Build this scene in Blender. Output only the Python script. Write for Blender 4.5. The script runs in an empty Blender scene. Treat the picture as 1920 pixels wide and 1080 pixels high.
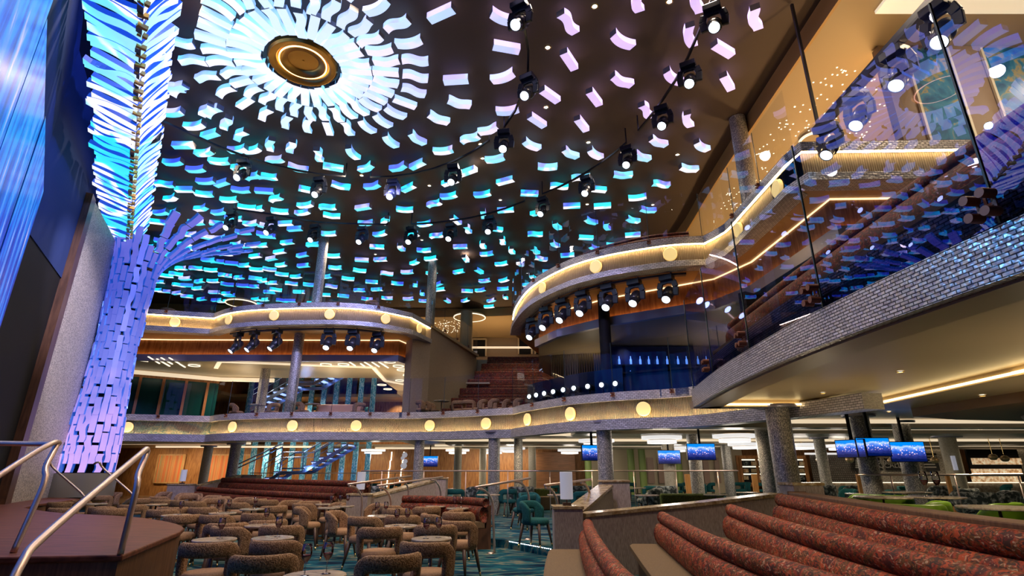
import bpy, bmesh, math, random
from mathutils import Vector, Matrix
R = math.radians
rnd = random.Random(7)
sc = bpy.context.scene
COL = sc.collection

# ------------------------------------------------------------ camera
PITCH = R(18.8); F = 1000.0; CAM = Vector((0, 0, 1.5))
cam = bpy.data.cameras.new('camera'); cam.sensor_width = 36; cam.lens = 36 * F / 1920
cam.clip_end = 200; cam.clip_start = .05
cam_obj = bpy.data.objects.new('camera', cam); COL.objects.link(cam_obj)
cam_obj.location = CAM; cam_obj.rotation_euler = (math.pi / 2 + PITCH, 0, 0)
sc.camera = cam_obj
sc.view_settings.view_transform = 'Standard'; sc.view_settings.look = 'None'
sc.view_settings.gamma = 1; sc.view_settings.exposure = 0.3
cs, sn = math.cos(PITCH), math.sin(PITCH)

def ray(px, py):                       # survey helper: the direction in which a spot of the room lies
    u = (px - 960) / F; w = (540 - py) / F
    return Vector((u, cs - sn * w, sn + cs * w))
def atz(px, py, z):                    # survey a spot at a known height
    d = ray(px, py); return CAM + d * ((z - CAM.z) / d.z)
def aty(px, py, y):                    # survey a spot at a known distance down the room
    d = ray(px, py); return CAM + d * (y / d.y)

# ------------------------------------------------------------ objects
def tag(o, label=None, cat=None, group=None, kind=None):
    if label: o['label'] = label
    if cat: o['category'] = cat
    if group: o['group'] = group
    if kind: o['kind'] = kind
    return o
def empty(name, loc=(0, 0, 0), rz=0.0):
    o = bpy.data.objects.new(name, None); COL.objects.link(o)
    o.location = loc; o.rotation_euler = (0, 0, rz); return o
def clone(o, parent=None):
    c = o.copy(); COL.objects.link(c)
    if parent: c.parent = parent
    for ch in list(o.children): clone(ch, c)
    return c

class MB:
    def __init__(s): s.v = []; s.f = []; s.m = []; s.uv = {}
    def face(s, idx, mi=0, uv=None):
        if uv: s.uv[len(s.f)] = uv
        s.f.append(tuple(idx)); s.m.append(mi)
    def add(s, vs, fs, mi=0):
        b = len(s.v); s.v += [tuple(v) for v in vs]
        for f in fs: s.face([b + i for i in f], mi)
        return s
    def box(s, c, d, rz=0.0, mi=0, rx=0.0):
        x, y, z = d[0] / 2, d[1] / 2, d[2] / 2
        m = Matrix.Translation(c) @ Matrix.Rotation(rz, 4, 'Z') @ Matrix.Rotation(rx, 4, 'X')
        vs = [m @ Vector(p) for p in ((-x, -y, -z), (x, -y, -z), (x, y, -z), (-x, y, -z), (-x, -y, z), (x, -y, z), (x, y, z), (-x, y, z))]
        return s.add(vs, [(0, 3, 2, 1), (4, 5, 6, 7), (0, 1, 5, 4), (1, 2, 6, 5), (2, 3, 7, 6), (3, 0, 4, 7)], mi)
    def bar(s, a, b, w, h=None, mi=0):          # a square bar between two points
        a, b = Vector(a), Vector(b); h = h or w; d = (b - a).normalized()
        up = Vector((0, 0, 1)) if abs(d.z) < .95 else Vector((1, 0, 0))
        sx = d.cross(up).normalized() * w / 2; sy = sx.cross(d).normalized() * h / 2
        vs = [p + q for p in (a, b) for q in (-sx - sy, sx - sy, sx + sy, -sx + sy)]
        return s.add(vs, [(3, 2, 1, 0), (4, 5, 6, 7), (0, 1, 5, 4), (1, 2, 6, 5), (2, 3, 7, 6), (3, 0, 4, 7)], mi)
    def prism(s, poly, z0, z1, mi=0, mt=None, mb=None):
        n = len(poly)
        if sum(poly[i][0] * poly[(i + 1) % n][1] - poly[(i + 1) % n][0] * poly[i][1] for i in range(n)) < 0: poly = poly[::-1]
        b = len(s.v); s.v += [(p[0], p[1], z0) for p in poly] + [(p[0], p[1], z1) for p in poly]
        s.face([b + i for i in reversed(range(n))], mi if mb is None else mb); s.face([b + n + i for i in range(n)], mi if mt is None else mt)
        for i in range(n): j = (i + 1) % n; s.face((b + i, b + j, b + n + j, b + n + i), mi)
        return s
    def tube(s, pts, r, n=10, mi=0, cap=True):
        pts = [Vector(p) for p in pts]; b = len(s.v); prev = None
        rr = r if isinstance(r, (list, tuple)) else [r] * len(pts)
        for i, p in enumerate(pts):
            d = (pts[min(i + 1, len(pts) - 1)] - pts[max(i - 1, 0)]).normalized()
            if prev is None:
                up = Vector((0, 0, 1)) if abs(d.z) < .9 else Vector((1, 0, 0)); x = d.cross(up).normalized()
            else: x = (prev - d * prev.dot(d)).normalized()
            prev = x; y = d.cross(x)
            for k in range(n):
                a = 2 * math.pi * k / n; s.v.append(tuple(p + (x * math.cos(a) + y * math.sin(a)) * rr[i]))
        for i in range(len(pts) - 1):
            for k in range(n):
                q = (k + 1) % n; s.face((b + i * n + k, b + i * n + q, b + (i + 1) * n + q, b + (i + 1) * n + k), mi)
        if cap:
            s.face([b + k for k in reversed(range(n))], mi); s.face([b + (len(pts) - 1) * n + k for k in range(n)], mi)
        return s
    def lathe(s, prof, c=(0, 0, 0), n=24, mi=0, m=None, cap=True):      # prof: (r, z) pairs
        b = len(s.v); M = m or Matrix.Identity(4); c = Vector(c)
        for r, z in prof:
            for k in range(n):
                a = 2 * math.pi * k / n; s.v.append(tuple(M @ Vector((r * math.cos(a), r * math.sin(a), z)) + c))
        for i in range(len(prof) - 1):
            for k in range(n):
                q = (k + 1) % n; s.face((b + i * n + k, b + i * n + q, b + (i + 1) * n + q, b + (i + 1) * n + k), mi)
        if cap and prof[0][0] > 1e-4: s.face([b + k for k in reversed(range(n))], mi)
        if cap and prof[-1][0] > 1e-4: s.face([b + (len(prof) - 1) * n + k for k in range(n)], mi)
        return s
    def build(s, name, mats, parent=None, smooth=False, mod=None):
        me = bpy.data.meshes.new(name); me.from_pydata(s.v, [], s.f)
        for m in (mats if isinstance(mats, (list, tuple)) else [mats]): me.materials.append(m)
        me.polygons.foreach_set('material_index', s.m)
        if smooth: me.polygons.foreach_set('use_smooth', [True] * len(s.f))
        if s.uv:
            l = me.uv_layers.new(name='UVMap')
            for fi, uvs in s.uv.items():
                for k, li in enumerate(me.polygons[fi].loop_indices): l.data[li].uv = uvs[k]
        me.update(); o = bpy.data.objects.new(name, me); COL.objects.link(o)
        if parent: o.parent = parent
        if smooth == 'edge':
            e = o.modifiers.new('split', 'EDGE_SPLIT'); e.split_angle = R(40)
        if mod:
            k, val = mod
            if k == 'bevel': q = o.modifiers.new('b', 'BEVEL'); q.width = val; q.segments = 2; q.limit_method = 'ANGLE'
            if k == 'sub': q = o.modifiers.new('s', 'SUBSURF'); q.levels = val; q.render_levels = val
        return o

def smooth_path(pts, step=.35):
    """Catmull-Rom through plan points, resampled."""
    P = [Vector((p[0], p[1], p[2] if len(p) > 2 else 0)) for p in pts]
    out = []
    for i in range(len(P) - 1):
        p0 = P[i - 1] if i else P[0] * 2 - P[1]; p1, p2 = P[i], P[i + 1]; p3 = P[i + 2] if i + 2 < len(P) else P[-1] * 2 - P[-2]
        n = max(2, int((p2 - p1).length / step))
        for k in range(n):
            t = k / n
            out.append(.5 * ((2 * p1) + (p2 - p0) * t + (2 * p0 - 5 * p1 + 4 * p2 - p3) * t * t + (3 * p1 - p0 - 3 * p2 + p3) * t ** 3))
    out.append(P[-1]); return out

def normals(path):
    """plan normals on the camera-left-hand side of travel, averaged"""
    N = []
    for i in range(len(path)):
        d = path[min(i + 1, len(path) - 1)] - path[max(i - 1, 0)]; d.z = 0; d.normalize()
        N.append(Vector((d.y, -d.x, 0)))
    return N

def ribbon(mb, path, prof, mi=0, sign=1, caps=True):
    """sweep a closed section prof [(offset, z)] along a plan path; uv = arc length, running height"""
    N = normals(path); n = len(prof); b = len(mb.v); L = [0.0]
    for i in range(1, len(path)): L.append(L[-1] + (path[i] - path[i - 1]).length)
    for p, nn in zip(path, N):
        for off, z in prof: mb.v.append((p.x + nn.x * off * sign, p.y + nn.y * off * sign, p.z + z))
    H = [0.0]
    for k in range(1, n + 1):
        a, c = prof[k - 1], prof[k % n]; H.append(H[-1] + math.hypot(a[0] - c[0], a[1] - c[1]))
    for i in range(len(path) - 1):
        for k in range(n):
            q = (k + 1) % n
            vi = (b + i * n + k, b + i * n + q, b + (i + 1) * n + q, b + (i + 1) * n + k)
            uv = [(L[i], H[k]), (L[i], H[k + 1]), (L[i + 1], H[k + 1]), (L[i + 1], H[k])]
            mm = mi[k] if isinstance(mi, (list, tuple)) else mi
            if sign > 0: mb.face(vi, mm, uv)
            else: mb.face(vi[::-1], mm, uv[::-1])
    if caps:
        m0 = mi[0] if isinstance(mi, (list, tuple)) else mi
        mb.face([b + k for k in range(n)], m0); mb.face([b + (len(path) - 1) * n + k for k in reversed(range(n))], m0)
    return mb

# ------------------------------------------------------------ materials
def newmat(name):
    m = bpy.data.materials.new(name); m.use_nodes = True
    nt = m.node_tree; b = nt.nodes['Principled BSDF']; return m, nt, b
def setp(b, col=None, rough=None, metal=None, em=None, es=None, spec=None):
    if col is not None: b.inputs['Base Color'].default_value = (*col, 1)
    if rough is not None: b.inputs['Roughness'].default_value = rough
    if metal is not None: b.inputs['Metallic'].default_value = metal
    if em is not None: b.inputs['Emission Color'].default_value = (*em, 1)
    if es is not None: b.inputs['Emission Strength'].default_value = es
    if spec is not None: b.inputs['Specular IOR Level'].default_value = spec
def plain(name, col, rough=.5, metal=0.0, em=None, es=0.0, nosample=False, spec=.5):
    m, nt, b = newmat(name); setp(b, col, rough, metal, em, es, spec)
    if nosample: m.cycles.emission_sampling = 'NONE'
    return m
def N(nt, t, **kw):
    n = nt.nodes.new(t)
    for k, v in kw.items():
        if k in n.inputs: n.inputs[k].default_value = v
        else: setattr(n, k, v)
    return n
def coords(nt, kind='Object', scale=(1, 1, 1), rot=(0, 0, 0)):
    mp = N(nt, 'ShaderNodeMapping'); mp.inputs['Scale'].default_value = scale; mp.inputs['Rotation'].default_value = rot
    if kind == 'World': nt.links.new(N(nt, 'ShaderNodeNewGeometry').outputs['Position'], mp.inputs['Vector'])
    else: nt.links.new(N(nt, 'ShaderNodeTexCoord').outputs[kind], mp.inputs['Vector'])
    return mp.outputs['Vector']
def ramp(nt, fac, stops, interp='LINEAR'):
    r = N(nt, 'ShaderNodeValToRGB'); e = r.color_ramp.elements; r.color_ramp.interpolation = interp
    while len(e) < len(stops): e.new(.5)
    for k, (p, c) in enumerate(stops): e[k].position = p; e[k].color = (*c, 1)
    nt.links.new(fac, r.inputs['Fac']); return r.outputs['Color']
def noisy(name, stops, scale=5.0, rough=.6, metal=0.0, stretch=(1, 1, 1), kind='Object', detail=4.0, bump=0.0, dist=0.0, interp='LINEAR', rot=(0, 0, 0), spec=.4):
    m, nt, b = newmat(name); setp(b, rough=rough, metal=metal, spec=spec)
    n = N(nt, 'ShaderNodeTexNoise', Scale=scale, Detail=detail, Distortion=dist)
    nt.links.new(coords(nt, kind, stretch, rot), n.inputs['Vector'])
    nt.links.new(ramp(nt, n.outputs['Fac'], stops, interp), b.inputs['Base Color'])
    if bump:
        bp = N(nt, 'ShaderNodeBump', Strength=bump, Distance=.02); nt.links.new(n.outputs['Fac'], bp.inputs['Height']); nt.links.new(bp.outputs['Normal'], b.inputs['Normal'])
    return m

M = {}
M['ceiling_dark'] = plain('ceiling_dark', (.088, .058, .038), .75)
M['ceiling_tan'] = plain('ceiling_tan', (.40, .29, .16), .6)
M['soffit'] = plain('soffit', (.34, .25, .14), .38)
M['soffit_low'] = plain('soffit_low', (.42, .35, .25), .35)
M['brown_soffit'] = plain('brown_soffit', (.20, .10, .035), .5)
M['gold_ceiling'] = plain('gold_ceiling', (.45, .25, .07), .5)
M['wall_tan'] = noisy('wall_tan', [(.3, (.26, .19, .14)), (.7, (.36, .28, .20))], 60, .7, stretch=(1, 1, .3))
M['weave'] = noisy('weave', [(.35, (.30, .23, .19)), (.65, (.48, .38, .31))], 90, .8, stretch=(1, 1, .15), bump=.3)
M['wood'] = noisy('wood', [(.3, (.19, .07, .02)), (.7, (.42, .19, .065))], 6, .45, stretch=(3, 3, .35), dist=.6, spec=.3)
M['wood_light'] = noisy('wood_light', [(.3, (.36, .17, .06)), (.7, (.60, .33, .13))], 6, .45, stretch=(3, 3, .35), dist=.6)
M['wood_dark'] = noisy('wood_dark', [(.3, (.055, .024, .012)), (.7, (.12, .055, .028))], 6, .4, stretch=(3, 3, .35), dist=.5)
M['stage_wood'] = noisy('stage_wood', [(.35, (.085, .026, .012)), (.65, (.20, .068, .032))], 2.2, .5, stretch=(1, 14, 6), dist=.4)
M['stage_wood'].node_tree.nodes['Principled BSDF'].inputs['Specular IOR Level'].default_value = .2
M['stage_side'] = noisy('stage_side', [(.3, (.10, .042, .016)), (.7, (.20, .09, .038))], 6, .6, stretch=(5, 5, .3), dist=.5)
M['silver'] = plain('silver', (.62, .60, .60), .22, 1.0)
M['rail_metal'] = plain('rail_metal', (.66, .50, .42), .33, .85)
M['copper'] = plain('copper', (.16, .05, .025), .5, .3)
M['brass'] = plain('brass', (.75, .52, .2), .25, 1.0)
M['gold'] = plain('gold', (.58, .33, .08), .32, 1.0)
M['black'] = plain('black', (.006, .006, .008), .7, spec=.2)
M['black_metal'] = plain('black_metal', (.012, .013, .022), .3)
M['dark_wall'] = plain('dark_wall', (.012, .012, .018), .6)
M['stage_wall'] = plain('stage_wall', (.03, .05, .15), .85, spec=.1)
M['teal_glass'] = plain('teal_glass', (.005, .05, .055), .15)
M['boucle'] = noisy('boucle', [(.40, (.15, .075, .032)), (.60, (.40, .24, .13))], 75, .9, detail=2, bump=.6)
M['seat_tan'] = noisy('seat_tan', [(.3, (.25, .135, .065)), (.7, (.37, .21, .11))], 60, .8, detail=2, bump=.2)
M['leg_wood'] = plain('leg_wood', (.085, .045, .028), .45)
M['teal'] = noisy('teal', [(.35, (.003, .055, .058)), (.65, (.008, .11, .11))], 60, .9, bump=.2)
M['green'] = noisy('green', [(.3, (.10, .20, .01)), (.7, (.20, .36, .03))], 6, .35)
M['green_pillar'] = plain('green_pillar', (.22, .30, .08), .5)
M['cream'] = plain('cream', (.55, .46, .32), .5)
M['cream_seat'] = plain('cream_seat', (.50, .30, .17), .75)
M['bench_seat'] = noisy('bench_seat', [(.3, (.135, .082, .038)), (.7, (.19, .12, .058))], 60, .75, bump=.15)
M['floral'] = noisy('floral', [(.36, (.02, .03, .03)), (.5, (.16, .17, .16)), (.62, (.45, .46, .43))], 12, .7, detail=6, interp='CONSTANT')
M['marble'] = noisy('marble', [(.35, (.24, .15, .06)), (.5, (.38, .27, .14)), (.65, (.52, .42, .28))], 9, .22, detail=7, dist=1.2)
M['marble_light'] = noisy('marble_light', [(.35, (.28, .20, .13)), (.6, (.50, .41, .30))], 5, .15, stretch=(1, 4, 1), detail=6, dist=1.0)
M['blue_marble'] = noisy('blue_marble', [(.3, (.0, .03, .10)), (.45, (.005, .09, .17)), (.54, (.02, .14, .22)), (.60, (.28, .20, .06)), (.66, (.03, .12, .20)), (.75, (.01, .06, .12))], 1.8, .3, detail=8, dist=1.6)
M['cream_glitter'] = noisy('cream_glitter', [(.38, (.34, .29, .21)), (.6, (.60, .53, .41))], 60, .5, .1, kind='World')
M['olive'] = noisy('olive', [(.35, (.04, .055, .008)), (.65, (.10, .13, .02))], 40, .8)
M['fabric_panel'] = noisy('fabric_panel', [(.4, (.20, .18, .17)), (.6, (.62, .56, .50))], 45, .55, .15, kind='World', stretch=(1, 1, .6), detail=3)
M['glitter'] = noisy('glitter', [(.36, (.16, .155, .15)), (.52, (.40, .37, .33)), (.68, (.90, .84, .72))], 62, .32, .4, kind='World', stretch=(1, 1, .55), detail=3, bump=.5)
M['art'] = None
M['screen_bezel'] = plain('screen_bezel', (.01, .01, .015), .3)
M['red_leather'] = noisy('red_leather', [(.3, (.10, .018, .008)), (.7, (.20, .05, .02))], 10, .5)
M['white_brick'] = None

# red patterned upholstery: rust, olive and cream flecks
def floral_red(name, k=1.0, sc_=1.0):
    m, nt, b = newmat(name); setp(b, rough=.65, spec=.3)
    v = coords(nt, 'World', (1, 1, 1))
    n1 = N(nt, 'ShaderNodeTexNoise', Scale=9 * sc_, Detail=4); nt.links.new(v, n1.inputs['Vector'])
    base = ramp(nt, n1.outputs['Fac'], [(.36, (.10 * k, .006 * k, .002 * k)), (.45, (.42 * k, .040 * k, .006 * k)), (.54, (.11 * k, .045 * k, .004 * k)), (.62, (.50 * k, .065 * k, .010 * k))])
    v2 = coords(nt, 'World', (1, .55, 1), (.5, .3, 0))
    n2 = N(nt, 'ShaderNodeTexNoise', Scale=34 * sc_, Detail=4, Distortion=1.6); nt.links.new(v2, n2.inputs['Vector'])
    fl = ramp(nt, n2.outputs['Fac'], [(.60, (0, 0, 0)), (.65, (1, 1, 1))])
    mx = N(nt, 'ShaderNodeMix', data_type='RGBA'); nt.links.new(fl, mx.inputs[0]); nt.links.new(base, mx.inputs[6]); mx.inputs[7].default_value = (.50 * k, .30 * k, .18 * k, 1)
    n3 = ramp(nt, n2.outputs['Fac'], [(.42, (1, 1, 1)), (.47, (0, 0, 0))])
    mx2 = N(nt, 'ShaderNodeMix', data_type='RGBA'); nt.links.new(n3, mx2.inputs[0]); nt.links.new(mx.outputs[2], mx2.inputs[6]); mx2.inputs[7].default_value = (.045, .010, .004, 1)
    nt.links.new(mx2.outputs[2], b.inputs['Base Color']); return m
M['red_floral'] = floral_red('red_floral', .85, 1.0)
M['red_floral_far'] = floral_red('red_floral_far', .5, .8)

# carpet: streaks of teal, navy and sand
def carpet():
    m, nt, b = newmat('carpet'); setp(b, rough=.95, spec=.1)
    v = coords(nt, 'World', (.55, 1.6, 1), (0, 0, .35))
    n1 = N(nt, 'ShaderNodeTexNoise', Scale=1.7, Detail=5, Distortion=1.3); nt.links.new(v, n1.inputs['Vector'])
    c = ramp(nt, n1.outputs['Fac'], [(.34, (.002, .010, .03)), (.44, (.004, .045, .08)), (.50, (.01, .10, .13)), (.55, (.18, .17, .12)), (.59, (.01, .11, .13)), (.66, (.003, .018, .045))])
    nt.links.new(c, b.inputs['Base Color']); return m
M['carpet'] = carpet()

def brick(name, mortar, c1, c2, bw, bh, gap, rough=.2, metal=.7, bump=.4, sq=False, mort_bias=0):
    m, nt, b = newmat(name); setp(b, rough=rough, metal=metal)
    t = N(nt, 'ShaderNodeTexBrick', Scale=1.0); t.inputs['Brick Width'].default_value = bw; t.inputs['Row Height'].default_value = bh
    t.inputs['Mortar Size'].default_value = gap; t.inputs['Color1'].default_value = (*c1, 1); t.inputs['Color2'].default_value = (*c2, 1); t.inputs['Mortar'].default_value = (*mortar, 1)
    nt.links.new(N(nt, 'ShaderNodeTexCoord').outputs['UV'], t.inputs['Vector']); nt.links.new(t.outputs['Color'], b.inputs['Base Color'])
    bp = N(nt, 'ShaderNodeBump', Strength=bump, Distance=.01, invert=True); nt.links.new(t.outputs['Fac'], bp.inputs['Height'])
    # every tesserae tilts a little: a per-cell normal wobble makes it sparkle
    n = N(nt, 'ShaderNodeTexVoronoi', Scale=22.0); nt.links.new(N(nt, 'ShaderNodeTexCoord').outputs['UV'], n.inputs['Vector'])
    bp2 = N(nt, 'ShaderNodeBump', Strength=.35, Distance=.02); nt.links.new(n.outputs['Distance'], bp2.inputs['Height']); nt.links.new(bp.outputs['Normal'], bp2.inputs['Normal'])
    nt.links.new(bp2.outputs['Normal'], b.inputs['Normal']); return m
M['mosaic'] = brick('mosaic', (.05, .05, .055), (.50, .47, .50), (.74, .70, .74), .085, .030, .005, rough=.28, metal=.45)
M['mosaic_far'] = brick('mosaic_far', (.10, .10, .11), (.42, .40, .42), (.62, .59, .62), .10, .042, .005, rough=.38, metal=.3)
M['white_brick'] = brick('white_brick', (.16, .13, .10), (.50, .44, .36), (.62, .56, .47), .22, .08, .012, rough=.3, metal=0)
M['grey_tile'] = brick('grey_tile', (.03, .025, .02), (.16, .13, .11), (.22, .19, .16), .12, .12, .012, rough=.25, metal=.2)

# ribbed plaster lit by the strips
def ribbed():
    m, nt, b = newmat('ribbed'); setp(b, (.42, .33, .25), .6)
    w = N(nt, 'ShaderNodeTexWave', Scale=7.5, Distortion=2.4, Detail=2.5); w.inputs['Detail Scale'].default_value = 1.4
    nt.links.new(coords(nt, 'UV', (1, .22, 1)), w.inputs['Vector'])
    c = ramp(nt, w.outputs['Fac'], [(.1, (.30, .22, .17)), (.7, (.60, .48, .38))]); nt.links.new(c, b.inputs['Base Color'])
    bp = N(nt, 'ShaderNodeBump', Strength=.8, Distance=.05); nt.links.new(w.outputs['Fac'], bp.inputs['Height']); nt.links.new(bp.outputs['Normal'], b.inputs['Normal']); return m
M['ribbed'] = ribbed()

def emis(name, col, s, base=None, nosample=True):
    return plain(name, base or tuple(min(1, c * .8) for c in col), .5, 0, col, s, nosample)
M['strip'] = emis('strip', (1, .70, .30), 38, nosample=False)
M['strip_soft'] = emis('strip_soft', (1, .72, .40), 1.6, nosample=False)
M['strip_low'] = emis('strip_low', (1, .70, .30), 34, nosample=False)
M['strip_white'] = emis('strip_white', (1, .86, .62), 3.2, nosample=False)
M['strip_amber'] = emis('strip_amber', (1, .50, .18), 5.5, nosample=False)
M['strip_cove'] = emis('strip_cove', (1, .74, .34), 7, nosample=False)
M['cove_cream'] = emis('cove_cream', (1, .80, .54), .62, nosample=False)
M['disc_glow'] = emis('disc_glow', (1, .72, .27), .62, base=(.5,.4,.2))
M['lens'] = emis('lens', (.72, .86, 1), 6)
M['downlight'] = emis('downlight', (1, .95, .82), 5)
M['chandelier'] = emis('chandelier', (.95, .93, .92), .62, nosample=False)
M['lamp_shade'] = emis('lamp_shade', (.60, .60, .72), .28, base=(.4,.4,.45))
M['led_line'] = emis('led_line', (1, .88, .66), 1.1)
M['led_dots'] = emis('led_dots', (.9, .95, 1), 4)
M['stair_glow'] = emis('stair_glow', (.35, .5, 1), 1.2)
M['stair_metal'] = plain('stair_metal', (.20, .28, .50), .2, .9)
M['bottle_glow'] = emis('bottle_glow', (.12, .3, 1), .9)  # blue bar light, put into the bottles as a glow

# glass: thin panes that mirror at grazing angles
def glass(name, tint=(.93, .95, .96), refl=.10, ior=1.75, coat=(1, 1, 1)):
    m = bpy.data.materials.new(name); m.use_nodes = True; nt = m.node_tree; nt.nodes.clear()
    out = N(nt, 'ShaderNodeOutputMaterial'); tr = N(nt, 'ShaderNodeBsdfTransparent'); tr.inputs['Color'].default_value = (*tint, 1)
    gl = N(nt, 'ShaderNodeBsdfGlossy'); gl.inputs['Roughness'].default_value = 0.0; gl.inputs['Color'].default_value = (*coat, 1)
    fr = N(nt, 'ShaderNodeFresnel', IOR=ior); mp = N(nt, 'ShaderNodeMath', operation='MAXIMUM'); mp.inputs[1].default_value = refl
    nt.links.new(fr.outputs[0], mp.inputs[0])
    mx = N(nt, 'ShaderNodeMixShader'); nt.links.new(mp.outputs[0], mx.inputs[0]); nt.links.new(tr.outputs[0], mx.inputs[1]); nt.links.new(gl.outputs[0], mx.inputs[2])
    nt.links.new(mx.outputs[0], out.inputs['Surface']); return m
M['glass'] = glass('glass', refl=.03, ior=1.45, coat=(.7, .75, 1))
M['glass_near'] = glass('glass_near', refl=.18, ior=2.0, coat=(.45, .45, 1))
M['drink_glass'] = glass('drink_glass', (.9, .9, .9), .08, 1.4)
M['glass_edge'] = plain('glass_edge', (.03, .05, .06), .2)
M['wine'] = plain('wine', (.22, .006, .01), .15)

# glowing ceiling panels: a slowly varying picture of white, cyan and lavender runs across them
def panel_mats():
    out = []
    for nm, st, gain in (('panel_face', None, 1.0), ('panel_side', None, 1.0)):
        m, nt, b = newmat(nm); setp(b, (.75, .76, .8), .35); m.cycles.emission_sampling = 'NONE'
        n = N(nt, 'ShaderNodeTexNoise', Scale=.55, Detail=3.0, Distortion=1.0)
        nt.links.new(coords(nt, 'World', (1, .8, 1)), n.inputs['Vector'])
        pos = N(nt, 'ShaderNodeSeparateXYZ'); nt.links.new(N(nt, 'ShaderNodeNewGeometry').outputs['Position'], pos.inputs[0])
        # lavender content towards the balcony side of the room
        lav = N(nt, 'ShaderNodeMapRange'); nt.links.new(pos.outputs['X'], lav.inputs['Value'])
        lav.inputs['From Min'].default_value = -4.5; lav.inputs['From Max'].default_value = 1.5
        far = N(nt, 'ShaderNodeMapRange'); nt.links.new(pos.outputs['Y'], far.inputs['Value'])
        far.inputs['From Min'].default_value = 15.5; far.inputs['From Max'].default_value = 11.5
        ml = N(nt, 'ShaderNodeMath', operation='MULTIPLY'); nt.links.new(lav.outputs[0], ml.inputs[0]); nt.links.new(far.outputs[0], ml.inputs[1])
        if nm == 'panel_face':
            c = ramp(nt, n.outputs['Fac'], [(.38, (.0, .70, .95)), (.46, (.02, .88, 1)), (.49, (.92, .96, 1)), (.56, (.96, .93, 1)), (.60, (.05, .75, .98)), (.70, (.0, .8, .95))]); l2 = (.62, .42, .86, 1)
        else:
            c = ramp(nt, n.outputs['Fac'], [(.38, (.01, .025, .30)), (.43, (.01, .10, .42)), (.47, (.0, .36, .45)), (.54, (.0, .30, .45)), (.58, (.02, .04, .32)), (.66, (.28, .26, .45))]); l2 = (.42, .30, .60, 1)
        dv = N(nt, 'ShaderNodeVectorMath', operation='DISTANCE'); nt.links.new(N(nt, 'ShaderNodeNewGeometry').outputs['Position'], dv.inputs[0]); dv.inputs[1].default_value = (-4.9, 10.2, 10.3)
        mr_ = N(nt, 'ShaderNodeMapRange'); nt.links.new(dv.outputs['Value'], mr_.inputs['Value']); mr_.inputs['From Min'].default_value = 4.6; mr_.inputs['From Max'].default_value = 2.2; mr_.inputs['To Max'].default_value = .75
        mw = N(nt, 'ShaderNodeMix', data_type='RGBA'); nt.links.new(mr_.outputs[0], mw.inputs[0]); nt.links.new(c, mw.inputs[6]); mw.inputs[7].default_value = (.80, .80, 1, 1) if nm == 'panel_face' else (.10, .20, .42, 1); c = mw.outputs[2]
        mx = N(nt, 'ShaderNodeMix', data_type='RGBA'); nt.links.new(ml.outputs[0], mx.inputs[0]); nt.links.new(c, mx.inputs[6]); mx.inputs[7].default_value = l2
        nt.links.new(mx.outputs[2], b.inputs['Emission Color']); b.inputs['Emission Strength'].default_value = (.90 if nm == 'panel_face' else 2.3)
        out.append(m)
    return out
M['panel_face'], M['panel_side'] = panel_mats()

def column_mats():
    m, nt, b = newmat('column_panel'); setp(b, (.08, .08, .13), .3, .1); m.cycles.emission_sampling = 'NONE'
    pos = N(nt, 'ShaderNodeSeparateXYZ'); nt.links.new(N(nt, 'ShaderNodeNewGeometry').outputs['Position'], pos.inputs[0])
    n = N(nt, 'ShaderNodeTexNoise', Scale=1.3, Detail=3); nt.links.new(coords(nt, 'World'), n.inputs['Vector'])
    a = N(nt, 'ShaderNodeMath', operation='MULTIPLY_ADD'); nt.links.new(n.outputs['Fac'], a.inputs[0]); a.inputs[1].default_value = 3.0; nt.links.new(pos.outputs['Z'], a.inputs[2])
    mr = N(nt, 'ShaderNodeMapRange'); nt.links.new(a.outputs[0], mr.inputs['Value']); mr.inputs['From Min'].default_value = 1.5; mr.inputs['From Max'].default_value = 11
    c = ramp(nt, mr.outputs[0], [(.10, (.72, .42, .90)), (.32, (.42, .28, .80)), (.48, (.10, .14, .66)), (.72, (.04, .07, .50)), (.95, (.14, .14, .66))])
    nt.links.new(c, b.inputs['Emission Color']); b.inputs['Emission Strength'].default_value = .85  # blue to lavender light on the tiles, put in as their own glow
    return m
M['column_panel'] = column_mats()
M['column_edge'] = plain('column_edge', (.1, .2, .5), .3, .4, (.02, .12, .7), .35, True)

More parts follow.
